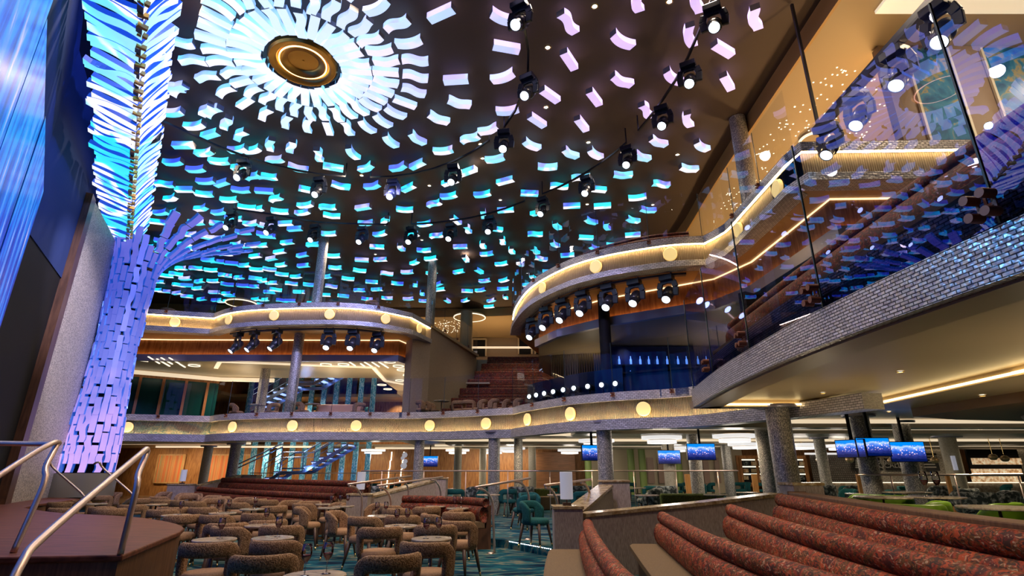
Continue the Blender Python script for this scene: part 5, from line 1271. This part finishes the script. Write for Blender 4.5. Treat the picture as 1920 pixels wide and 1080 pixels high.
# seats on the middle balcony
D2 = [(447, 21.6, -70, 't'), (512, 21.5, 80, 't'), (553, 22.2, 180, 'g'), (569, 21.2, -60, 't'), (601, 22.9, 10, 'g'), (672, 21.4, 70, 't'), (678, 22.6, 160, 'g'), (794, 20.6, -70, 't'), (812, 20.9, -100, 't'), (860, 20.8, 20, 't'),
      (880, 20.6, -30, 't'), (900, 20.4, 80, 't'), (922, 20.2, 70, 't'), (943, 20.3, 90, 't'), (966, 20.0, 80, 't')]
for n, (px, y, a, kk) in enumerate(D2):
    d = ray(px, 750); c = clone(tan if kk == 't' else tl); c.location = (d.x / d.y * y, y, 3.2); c.rotation_euler = (0, 0, R(a))
    tag(c, '%s armchair on the middle balcony behind glass, %s from the stage side' % ('tan' if kk == 't' else 'teal', ORD[n]), 'chair', 'armchairs on the middle balcony')
for n, (px, y) in enumerate(((485, 21.7), (588, 21.4), (625, 22.2), (828, 20.4), (950, 20.9))):
    d = ray(px, 750); c = clone(lt); c.location = (d.x / d.y * y, y, 3.2); tag(c, 'small round table on the middle balcony, %s from the stage side' % ORD[n], 'table', 'round tables on the middle balcony')
sf = empty('sofa', (-6.9, 21.6, 3.2)); mb = MB(); mb.box((0, .25, .42), (1.9, .2, .72)); mb.build('backrest', M['cream_seat'], sf, mod=('bevel', .07)); mb = MB(); mb.box((0, -.05, .30), (1.9, .6, .2)); mb.build('seat', M['cream_seat'], sf, mod=('bevel', .06)); mb = MB()
mb.box((0, 0, .1), (1.7, .5, .2)); mb.build('plinth', M['leg_wood'], sf); tag(sf, 'long cream sofa on the middle balcony in front of the blue strands', 'sofa')

# ---- stepped seating rising to the top deck
for k in range(7):
    z = 3.2 + k * .56; y = 22.0 + k * .95; x0 = -3.0 + k * .27; x1 = 3.6 if k > 3 else 1.6 + k * .1
    mb = MB(); mb.box(((x0 + x1) / 2, y + .6, (z + 3.2) / 2 - .0), (x1 - x0, .95, max(z - 3.2, .06) + .02)); structure(mb.build('floor_tier_%d' % (k + 1), M['wood_dark']))
    r0 = empty('stadium_bench', ((x0 + x1) / 2, y + .7, z)); w = x1 - x0 - .1
    mb = MB(); mb.box((0, -.12, .30), (w, .42, .16)); mb.build('seat', M['red_floral_far'], r0, mod=('bevel', .04))
    mb = MB(); mb.box((0, .16, .58), (w, .14, .30)); mb.box((0, .17, .40), (w, .12, .08)); mb.build('backrest', M['red_floral_far'], r0, mod=('bevel', .05))
    mb = MB(); mb.box((0, -.05, .11), (w, .4, .22)); mb.build('base', M['wood_dark'], r0)
    tag(r0, 'dark red bench of the stepped seating, %s tier up' % ORD[k], 'bench', 'benches of the stepped seating')
mb = MB(); mb.box((-1.6, 25.1, 5.32), (1.1, .3, .06)); o = mb.build('pale_shelf', M['cream']); tag(o, 'small pale ledge at the end of the stepped seating', 'ledge')

# ---- bar area behind the curved middle balcony: row of small spotlights on a black box
bx = [p for p in P2R if 15.1 < p.y < 17.8 or (14.0 < p.y <= 15.1)]
mb = MB(); ribbon(mb, bx, [(-.42, 3.42), (-.34, 3.42), (-.34, 4.12), (-.42, 4.12)]); o = mb.build('equipment_screen', M['navy'] if 'navy' in M else M['black']); tag(o, 'low black curved screen behind the row of small spotlights', 'screen panel')
par = empty('floor_spotlight'); m = Matrix.Rotation(R(90), 4, 'X')
mb = MB(); mb.lathe([(.0, -.24), (.055, -.23), (.07, -.16), (.07, .05), (.092, .07), (.092, .12)], n=20, m=m); mb.build('housing', M['dark_grey'] if 'dark_grey' in M else M['black'], par, smooth='edge')
mb = MB(); mb.lathe([(.0, .127), (.055, .124)], n=20, m=m, cap=False); mb.build('lens', M['lens'], par); mb = MB(); mb.bar((0, 0, -.07), (0, 0, -.22), .03); mb.box((0, 0, -.23), (.14, .10, .02)); mb.build('bracket', M['black'], par)
LX = [988, 1001, 1016, 1033, 1052, 1073, 1100, 1127, 1154]
for n, px in enumerate(LX):
    h = curve_hit(px, 735, P2R)
    if not h: continue
    p, nv = h; p = p - nv * .16; d = ray(px, 735); zz = 3.66
    o = par if n == 0 else clone(par); o.location = (p.x, p.y, zz); o.rotation_euler = (0, 0, R(-32)); o.scale = (1.15,) * 3
    tag(o, 'small black spotlight in the row on the curved balcony, %s from the balcony tip' % ORD[n], 'spotlight', 'small spotlights in a row on the curved balcony')
# string curtain
mb = MB(); g = random.Random(2)
for k in range(46):
    t = k / 45; x, y = 1.5 + 3.9 * t, 20.2 - 1.0 * t; mb.bar((x, y, 3.25), (x, y, 5.64), .018)
o = mb.build('string_curtain', M['string']  if 'string' in M else M['brass']); tag(o, 'curtain of thin vertical brass strings at the bar', 'curtain', kind='stuff')
mb = MB(); mb.prism([(2.0, 17.6), (3.6, 16.2), (5.6, 15.1), (7.6, 14.8), (7.6, 15.4), (5.8, 15.7), (4.0, 16.8), (2.4, 18.1)], 3.2, 4.25); o = mb.build('bar_counter', M['navy']); tag(o, 'curved navy blue bar counter behind the black column', 'bar counter')
mb = MB(); mb.prism([(1.9, 17.5), (3.5, 16.1), (5.5, 15.0), (7.6, 14.7), (7.6, 15.5), (5.9, 15.8), (4.1, 16.9), (2.5, 18.2)], 4.255, 4.31); q = mb.build('counter_top', M['black'], o)
mb = MB(); mb.box((5.6, 18.6, 4.4), (4.6, .3, 2.4)); bs = mb.build('bar_shelf', M['navy']); tag(bs, 'dark blue back bar with lit shelves', 'bar shelf')
for z in (3.9, 4.4, 4.9): mb = MB(); mb.box((5.6, 18.3, z), (4.2, .3, .04)); mb.build('shelf', M['black'], bs)
g = random.Random(6); k = 0
btm = MB(); btm.lathe([(.035, 0), (.038, .02), (.038, .17), (.014, .23), (.014, .30)], n=10); bt = btm.build('bottle', M['bottle_glow'], smooth=True)
for z in (3.92, 4.42, 4.92):
    for i in range(12):
        o = bt if k == 0 else bt.copy(); k += 1
        if k > 1: COL.objects.link(o)
        o.location = (3.75 + i * .33 + g.uniform(-.05, .05), 18.28, z + .0005)
        tag(o, 'blue lit bottle on the back bar, %s shelf, %s along' % ({3.92: 'lowest', 4.42: 'middle', 4.92: 'top'}[z], ORD[i]), 'bottle', 'bottles on the back bar')
mb = MB(); mb.box((6.0, 12.6, 4.4), (.9, .2, 2.4), R(30)); structure(mb.build('wall_bar', M['black']))
# black pier and dark space behind the near balcony's far end
mb = MB(); mb.box((9.5, 24, 4.4), (9, .2, 2.4)); structure(mb.build('wall_bar_back', M['navy']))
# ---- near balcony bench and parapet seen through the glass
PB = [V((4.35, 10.2, 0)), V((4.2, 7.5, 0)), V((4.1, 5, 0)), V((4.2, 2.5, 0)), V((4.7, 0, 0))]
booth('banquette', smooth_path(PB, .3), 4.25, 3.70, 3.2, 'red_floral_far', 'dark red bench on the near balcony seen through the tall glass', depth=.35)

# ============================================================ TOP DECK, UPPER RIGHT
mb = MB(); mb.box((12.6, 9.2, 8.7), (9.6, .2, 2.7)); structure(mb.build('wall_upper_side', M['brown_pale'] if 'brown_pale' in M else M['wall_tan']))
for n, (x, w) in enumerate(((8.75, .85), (10.45, 1.0), (12.4, 1.0))):
    root = empty('marble_panel', (x, 9.07, 7.3)); mb = MB(); mb.box((0, 0, 1.35), (w, .05, 2.6)); mb.build('stone', M['blue_marble'], root)
    mb = MB()
    for s in (-1, 1): mb.bar((s * (w / 2 + .03), -.01, .05), (s * (w / 2 + .03), -.01, 2.65), .05)
    mb.build('frame', M['cream'], root); tag(root, 'tall blue and gold marble panel on the upper deck wall, %s from the glittering column' % ORD[n], 'wall panel', 'blue marble panels')
mb = MB(); mb.prism([(7.1, 5.0), (14, 5.0), (14, 8.6), (10.6, 8.2), (7.15, 8.2)], 9.99, 10.06); structure(mb.build('ceiling_tray', M['tray']))
for n, (x, y, r_) in enumerate(((8.2, 12.4, .38), (8.9, 15.0, .38), (-2.5, 30.3, .95), (-14.6, 27.5, .8))):
    root = empty('disc_ceiling_lamp', (x, y, 9.95)); mb = MB(); mb.lathe([(r_ - .05, 0), (r_, 0), (r_, .05), (r_ - .05, .05)], n=36, cap=False); mb.build('glow_rim', M['led_line'], root); mb = MB(); mb.lathe([(0, .02), (r_ - .05, .02), (r_ - .05, .15), (0, .15)], n=36); mb.build('disc', M['wall_grey'] if 'wall_grey' in M else M['ceiling_tan'], root)
    tag(root, 'round disc ceiling lamp with glowing rim, %s' % ('over the side gallery nearest the glass', 'over the side gallery farther along', 'above the top of the stepped seating', 'above the far top balcony by the shimmering column')[n], 'ceiling lamp', 'disc lamps over the top deck')
# star lights
mb = MB(); g = random.Random(21)
for x0, x1, y0, y1, c in ((7.0, 9.6, 9.6, 17, 300), (-6.5, -3.2, 31.2, 34.5, 150), (-17, -14, 25.5, 29, 0)):
    for k in range(c):
        x, y = g.uniform(x0, x1), g.uniform(y0, y1); mb.box((x, y, 10.095), (.028 if y < 20 else .05, .028 if y < 20 else .05, .01))
o = mb.build('star_lights', M['star']); tag(o, 'scatter of tiny star lights in the upper deck ceiling', 'star lights', kind='stuff')
# upper far seats behind glass
for n, (px, y) in enumerate(((318, 21.6), (335, 22.2), (700, 20.6), (690, 21.4))):
    d = ray(px, 560); c = clone(tan); c.location = (d.x / d.y * y, y, 7.13); c.rotation_euler = (0, 0, R(60 - n * 40))
    tag(c, 'armchair behind glass on the far top balcony, %s from the stage side' % ORD[[0, 1, 3, 2][n]], 'chair', 'armchairs on the top balcony')
PB3 = smooth_path([(.9, 18.6), (1.35, 16.9), (2.1, 15.3), (2.9, 14.4), (3.9, 13.8), (4.9, 13.55)], .3)
booth('banquette', PB3, 7.75, 7.45, 7.13, 'red_floral_far', 'dark red curved bench on the projecting top balcony', depth=.3)

# ============================================================ BACK OF THE LOUNGE
YB = 33.9
def wall_rect(name, x0, y0, x1, y1, m, label=None, cat=None, y=YB, th=.06, kind=None, group=None, uv=False, parent=None):
    a, b = aty(x0, y0, y), aty(x1, y1, y); mb = MB(); cx, cz = (a.x + b.x) / 2, (a.z + b.z) / 2; w, h = abs(b.x - a.x), abs(a.z - b.z)
    if uv:
        mb.v = [(cx - w / 2, y - th, cz - h / 2), (cx + w / 2, y - th, cz - h / 2), (cx + w / 2, y - th, cz + h / 2), (cx - w / 2, y - th, cz + h / 2), (cx - w / 2, y, cz - h / 2), (cx + w / 2, y, cz - h / 2), (cx + w / 2, y, cz + h / 2), (cx - w / 2, y, cz + h / 2)]
        mb.face((0, 1, 2, 3), 0, [(0, 0), (w, 0), (w, h), (0, h)]); [mb.face(f, 0) for f in ((0, 4, 5, 1), (3, 2, 6, 7), (0, 3, 7, 4), (1, 5, 6, 2))]
    else: mb.box((cx, y - th / 2, cz), (w, th, h))
    o = mb.build(name, M[m], parent)
    if label: tag(o, label, cat, group)
    if kind: o['kind'] = kind
    return o
for n, (x0, x1) in enumerate(((299, 339), (384, 428), (458, 502))):
    a = wall_rect('wall_art', x0, 853, x1, 905, 'art', 'striped orange and olive wall art, %s' % ('alone beside the stage', 'between two columns', 'behind the blue strands')[n], 'wall art', th=.05, group='striped wall art', uv=True)
    p, q = aty(x0, 853, YB), aty(x1, 905, YB); f = MB(); y = YB - .03
    for A, B in (((p.x, p.z), (q.x, p.z)), ((q.x, p.z), (q.x, q.z)), ((q.x, q.z), (p.x, q.z)), ((p.x, q.z), (p.x, p.z))): f.bar((A[0], y, A[1]), (B[0], y, B[1]), .08)
    f.build('frame', M['wood_light'], a)
for n, (x, z) in enumerate(((636, 0), (727, 0), (750, 0))):
    p = aty(x, 870, YB); mb = MB(); zz = .02; xx = p.x
    for k in range(5): mb.bar((xx, YB - .03, zz), (xx, YB - .03, zz + .5), .05); zz += .5; xx += .05
    o = mb.build('vertical_light_line', M['strip_white']); tag(o, 'crooked vertical line of warm light in the wood wall, %s from the stairs' % ORD[n], 'wall light', 'vertical light lines')
for n, (x, y, r_) in enumerate(((759, 853, .17), (755, 859, .12), (760, 865, .14), (757, 873, .2))):
    p = aty(x, y, YB - .1); root = empty('globe_wall_lamp', tuple(p)); mb = MB(); mb.lathe([(0, -r_), (r_ * .7, -r_ * .7), (r_, 0), (r_ * .7, r_ * .7), (0, r_)], n=18); mb.build('globe', M['lamp_shade'], root, smooth=True)
    tag(root, 'pale globe lamp in the cluster on the wood wall, %s from the top' % ORD[n], 'wall lamp', 'cluster of globe wall lamps')
wall_rect('wall_end_brown', 1002, 848, 1080, 915, 'wood_dark2' if 'wood_dark2' in M else 'wood', kind='structure', y=33.2)
wall_rect('wall_cream', 1098, 840, 1400, 925, 'cream', kind='structure', y=33.6)
for n, x in enumerate((1103, 1184, 1205, 1273)):
    p = aty(x, 880, 32.5); mb = MB(); mb.lathe([(.2, .15), (.2, 2.7)], (p.x, p.y, 0), n=20); o = mb.build('column', M['green_pillar'], smooth='edge'); tag(o, 'slim green column before the cream wall, %s from the brown end wall' % ORD[n], 'column', 'slim green columns', kind='thing')
for n, (x0, x1) in enumerate(((1212, 1228), (1232, 1254), (1290, 1312), (1316, 1332), (1338, 1352))):
    o = wall_rect('door_%d' % (10 + n), x0, 858, x1, 906, 'pink_wood', kind='structure', y=33.4)
# display shelves
sh = wall_rect('display_cabinet', 1378, 854, 1518, 912, 'wood', 'brown wooden display cabinet with glowing shelves', 'cabinet', y=33.0, th=.1)
wall_rect('interior', 1390, 860, 1512, 905, 'black', y=32.9, th=.02, parent=sh)
for yy in (861, 874, 888): wall_rect('shelf_light', 1390, yy, 1512, yy + 2.2, 'led_line', y=32.86, th=.05, parent=sh)
for i in range(5): wall_rect('upright', 1389 + i * 30.5, 858, 1391 + i * 30.5, 907, 'wood', y=32.84, th=.06, parent=sh)
for r_ in range(3):
    for i in range(8): wall_rect('boxed_goods', 1393 + i * 15, 865.5 + r_ * 13.5, 1403 + i * 15, 872.5 + r_ * 13.5, ('floral', 'cake', 'marble')[(i + r_) % 3], y=32.8, th=.08, parent=sh)
wall_rect('wall_tiled', 1516, 850, 1612, 912, 'grey_tile', kind='structure', y=32.9, uv=True)
wall_rect('wall_bricks', 1600, 840, 1812, 915, 'white_brick', kind='structure', y=32.8, uv=True)
wall_rect('wall_brick_end', 1880, 840, 1990, 925, 'white_brick', kind='structure', y=32.8, uv=True)
o = wall_rect('light_shelf', 1508, 849, 1612, 852.5, 'chandelier', 'white light shelf above the grey tiled wall', 'wall light', y=32.7)
def chalk(x0, y0, x1, y1, lines, label):
    o = wall_rect('menu_sign', x0, y0, x1, y1, 'chalk', label, 'chalkboard', y=32.6, group='menu chalkboards'); 
    for (t, px, py, size) in lines:
        c = bpy.data.curves.new('lettering', 'FONT'); c.body = t; c.size = size; c.align_x = 'CENTER'; c.extrude = .004
        q = bpy.data.objects.new('lettering', c); COL.objects.link(q); bpy.context.view_layer.update()
        me = bpy.data.meshes.new_from_object(q.evaluated_get(bpy.context.evaluated_depsgraph_get())); bpy.data.objects.remove(q)
        lo = bpy.data.objects.new('lettering', me); COL.objects.link(lo); me.materials.clear(); me.materials.append(M['chalk_text'])
        p = aty(px, py, 32.52); lo.location = p; lo.rotation_euler = (R(90), 0, 0); lo.parent = o
    bars = MB(); g2 = random.Random(int(x0))
    for k in range(5):
        yy = y0 + 5 + k * (y1 - y0 - 7) / 5
        if lines and abs(x0 + (x1 - x0) * .3 - lines[0][1]) < (x1 - x0) * .25: xs = x0 + (x1 - x0) * .62; 
        else: xs = x0 + 3
        a, b = aty(xs, yy, 32.52), aty(xs + (x1 - xs - 3) * g2.uniform(.6, 1), yy, 32.52); bars.bar(a, (b.x, b.y, a.z), .02, .06)
    bars.build('chalk_lines', M['chalk_text'], o)
chalk(1601, 858, 1654, 882, [], 'black menu chalkboard behind the two television column')
chalk(1657, 859, 1706, 882, [('Healthy', 1670, 871, .55), ('LOCALLY', 1670, 877, .42)], 'black menu chalkboard with hand lettered words in chalk')
chalk(1729, 850, 1762, 883, [], 'black menu chalkboard beside the pale column with wall light')
chalk(1779, 850, 1801, 883, [], 'narrow black menu chalkboard next to the oven frame')
ov = wall_rect('display_case', 1806, 838, 1925, 922, 'black', 'tall black framed food display with lit cakes on two levels', 'display case', y=32.4, th=.15)
for y0, y1 in ((859, 871), (879, 887), (893, 908)):
    wall_rect('lit_shelf', 1820, y0, 1916, y1, 'cake_glow', y=32.22, th=.05, parent=ov)
wall_rect('light_bar', 1822, 887.5, 1917, 889.5, 'strip_white', y=32.2, th=.05, parent=ov)
ct = wall_rect('food_counter', 1500, 905, 1990, 930, 'marble_light', 'long pale marble food counter along the far side', 'counter', y=30, th=.7)
wall_rect('light_bar', 1500, 904, 1990, 905.5, 'led_line', y=29.25, th=.05, parent=ct)
for n, (x0, x1) in enumerate(((1283, 1300), (1408, 1428), (1612, 1618), (1770, 1795))):
    o = wall_rect('wooden_divider', x0, 889, x1, 964, 'wood_orange', 'small upright orange wood divider in the lounge, %s from the green columns' % ORD[n], 'divider', y=19, th=.08, group='orange wood dividers')
p = aty(1790, 868, 20.6); mb = MB(); mb.box((p.x, 20.62, p.z), (.12, .08, .5)); o = mb.build('wall_sconce', M['lamp_shade']); tag(o, 'small vertical light fixed to the pale column by the chalkboards', 'wall light')
# soffit downlights
dl = empty('downlight'); mb = MB(); mb.lathe([(0, 0), (.035, 0)], n=16); mb.build('lamp', M['downlight'], dl); mb = MB(); mb.lathe([(.037, -.008), (.05, -.004), (.05, .004)], n=16, cap=False); mb.build('rim', M['brass'], dl)
DL = [(1688, 697, 2.775), (1543, 737, 2.775), (1842, 742, 2.65), (1667, 772, 2.73)] + [(x, y, 10.59) for x, y in ((1027, 89), (1024, 201), (901, 270), (905, 297), (1103, 267), (1199, 299), (805, 348), (678, 329), (445, 280), (400, 286), (1115, 12), (1255, 3), (938, 375), (1224, 384), (1101, 383), (1140, 419), (791, 450), (704, 477), (813, 495), (1123, 350), (1270, 290))]
for n, (px, py, z) in enumerate(DL):
    p = atz(px, py, z - .002); o = dl if n == 0 else clone(dl); o.location = p; o.scale = (1.1,) * 3 if z < 4 else (1.5,) * 3
    tag(o, ('tiny round downlight in the tan soffit overhead, %s' % ORD[n]) if z < 4 else 'tiny round downlight in the dark ceiling, %s by distance from the medallion rings' % ORD[n - 4], 'downlight', 'downlights in the soffit' if z < 4 else 'downlights in the dark ceiling')
# ============================================================ LIGHTS: THE ROOM'S OWN AND ADDED FILL
def area(loc, size, power, col=(1, .82, .6), rot=(0, 0, 0), sy=None):
    l = bpy.data.lights.new('room_light', 'AREA'); l.energy = power; l.color = col; l.size = size
    if sy: l.shape = 'RECTANGLE'; l.size_y = sy
    o = bpy.data.objects.new('room_light', l); o.location = loc; o.rotation_euler = rot; COL.objects.link(o); return o
def spot(loc, target, power, col, ang=40, blend=.6, size=.08):
    l = bpy.data.lights.new('spot_beam', 'SPOT'); l.energy = power; l.color = col; l.spot_size = R(ang); l.spot_blend = blend; l.shadow_soft_size = size
    o = bpy.data.objects.new('spot_beam', l); o.location = loc; d = Vector(target) - Vector(loc); o.rotation_euler = d.to_track_quat('-Z', 'Y').to_euler(); COL.objects.link(o); return o
def point(loc, power, col, size=.3):
    l = bpy.data.lights.new('lamp_glow', 'POINT'); l.energy = power; l.color = col; l.shadow_soft_size = size
    o = bpy.data.objects.new('lamp_glow', l); o.location = loc; COL.objects.link(o); return o
w = bpy.data.worlds.new('world'); sc.world = w; w.use_nodes = True; w.node_tree.nodes['Background'].inputs[0].default_value = (.5, .42, .4, 1); w.node_tree.nodes['Background'].inputs[1].default_value = .0
warm = (1, .80, .55); cool = (.35, .45, 1)
# house lights: downlights in the dark ceiling
def house(x, y, z, power, col=(1, .80, .60), ang=150):
    spot((x, y, z), (x, y, 0), power, col, ang, 1.0, .15)
for x, y, p_ in ((-6.5, 8.2, 500), (-3, 8, 600), (0.5, 8, 600), (3.8, 8, 500), (-9, 13, 500), (-5, 14, 600), (-1, 14.5, 700), (3, 14, 400), (-12, 19, 500), (-7, 20.5, 500), (-2, 22, 600), (3, 21, 300), (1.5, 4.5, 700), (-2.5, 4.5, 500)):
    house(x, y, 10.5, p_ * .8)
# moving heads: warm on benches and chairs, violet and blue on the stage side
spot((.4, 10.8, 9.5), (1.8, 5, .6), 500, (1, .80, .62), 60)
spot((-2.4, 5.4, 9.5), (-5, 9, 0), 300, (1, .62, .62), 60)
spot((2, 8, 9.5), (-6, 13, 0), 800, (1, .80, .62), 70)
for y in (9.6, 7.4, 5.2, 3.2): spot((-7, y + 4, 9.6), (3.3, y, 3.15), 520, (.62, .52, 1), 10, .5)
spot((-7, 9, 9.6), (3.35, 3.15, 3.05), 1500, (.06, .40, 1), 8, .9)
spot((-4, 14, 9.6), (0, 19, 6.8), 900, (.42, .42, 1), 60)
spot((-2, 13, 9.6), (-8, 19, 6.8), 1500, (.30, .38, 1), 60)
spot((-5, 13, 9.6), (-8, 19, 3), 900, (.6, .5, 1), 70)
spot((0, 9, 9.6), (1, 15, 3), 900, (.6, .52, 1), 60)
spot((-7, 12, 9.6), (-12, 20, 3), 500, (.4, .4, 1), 60)

spot((-6, 12, 9.0), (-12.6, 15.0, 4.5), 900, (.80, .72, 1), 36)
spot((-3.3, 8, 9.6), (-10.8, 11.4, 8.6), 1200, (.10, .22, 1), 50)
spot((-2.3, 5, 9.6), (-8.8, 8.2, 9.4), 1100, (.08, .2, 1), 45)
spot((-6, 9.5, 9.8), (-12.6, 14.9, 5.0), 3000, (.78, .72, 1), 30)
for x in (-9.5, -7.5, -5.5, -3.5): spot((x, 23, 5.3), (x, 21.5, 5.0), 2, warm, 90)
# lounge and far wall
for x in (-17, -13, -3.5, .5, 5, 9, 13, 17, 21, 25, 29): spot((x, 30, 2.62), (x, 30.6, 0), 260, warm, 160, 1, .2)
for x in (-8, -4, 0, 3, 6.5, 10, 14, 18, 23): spot((x, 21, 2.55), (x, 21, 0), 130, warm, 160, 1, .2)
for x in (3, 6.5, 10, 14, 18, 23): spot((x, 16.5, 2.62), (x, 16.5, 0), 130, warm, 160, 1, .2)
for x, y in ((6.6, 11.8), (10, 12.2), (14, 12.2), (6.8, 8.6), (5.2, 6), (5.2, 3.2)): spot((x, y, 2.40), (x, y, 0), 90, warm, 150, 1, .1)
for px in (292, 350, 378, 436, 560, 690, 870, 915, 950, 980): 
    p = aty(px, 850, 33.4); spot((p.x, 31.6, 2.55), (p.x, 33.9, 1.35), 150, (1, .80, .5), 90, 1, .1)
for px, py in CHL:
    d_ = ray(px, py); y_ = min(d_.y * (1.06 / d_.z), 31); point((d_.x / d_.y * y_, y_, 2.22), 38, (1, .88, .74), .3)
# under the upper decks
for x, y, p_ in ((-12, 22.4, 200), (-8, 22.6, 200), (-5.5, 23, 200), (-9, 26, 300), (-13, 25, 260), (-6, 28.5, 350), (-11, 29.4, 300), (-4, 31, 300), (-8, 31.5, 300)): spot((x, y, 5.5), (x, y, 3), p_, warm, 160, 1, .2)
point((-10.5, 27.2, 4.7), 25, (.3, .5, 1), .06); point((-10.5, 27.0, 1.5), 25, (.3, .5, 1), .06)
for x, y, p_ in ((4, 18, 40), (8, 16.5, 60), (8.5, 12.5, 90), (12, 14, 90), (8, 20, 60)): spot((x, y, 5.5), (x, y, 3), p_, (.5, .5, 1) if x < 8.2 else warm, 160, 1, .2)
for x, y, p_ in ((9, 6.2, 500), (8, 9.4, 350), (9.5, 13, 300), (8.5, 17, 200), (0, 32.5, 260), (-3, 32.5, 200), (-8, 32.5, 200), (-14, 32, 150), (12, 8, 300)): spot((x, y, 9.95), (x, y, 7), p_, (1, .76, .48), 160, 1, .2)
spot((9.5, 6.5, 9.0), (9.8, 9.0, 8.6), 220, (1, .92, .8), 80)  # unseen spot added to bring out the marble panels
for x in (-4, -7, -10, -13): spot((x, 32.8, 5.4), (x, 33.9, 4.2), 140, (1, .8, .5), 90)
for x, y, p_ in ((-12, 23, 90), (-8, 23, 120), (-5.5, 23.5, 120), (-9, 27, 120), (-13, 26, 120), (-6, 29, 140), (3, 19.5, 40), (7, 17, 40)): spot((x, y, 3.9), (x, y, 6), p_ * 1.3, (1, .80, .54), 165, 1, .2)  # unseen upward spots added to brighten the middle balcony ceilings
# unseen upward spots added to brighten the tan ceiling and gold edge
for x, y, p_ in ((8.0, 9.6, 260), (8.4, 13.5, 300), (8.4, 18, 240), (7.2, 6.2, 300), (-1, 31.5, 200), (3, 31.5, 160), (-6, 32.5, 200), (-12, 32.5, 160), (11, 6, 200)): spot((x, y, 7.3 if y > 8.6 else 6.0), (x, y, 10), p_, (1, .66, .32), 160, 1, .15)
# added upward spots imitating floor bounce on the near balcony soffit
for x, y, p_ in ((5.0, 8.6, 50), (5.6, 4.8, 50), (7.6, 6.8, 50)): spot((x, y, 1.0), (x, y, 3), p_, (1, .78, .5), 165, 1, .15)
spot((.7, 25, 10.0), (.7, 25, 5), 500, warm, 100, 1, .2)
cy = sc.cycles
cy.max_bounces = 6; cy.diffuse_bounces = 3; cy.glossy_bounces = 3; cy.transmission_bounces = 4; cy.transparent_max_bounces = 14
cy.caustics_reflective = False; cy.caustics_refractive = False; cy.use_denoising = True; cy.sample_clamp_indirect = 4.0; cy.sample_clamp_direct = 0
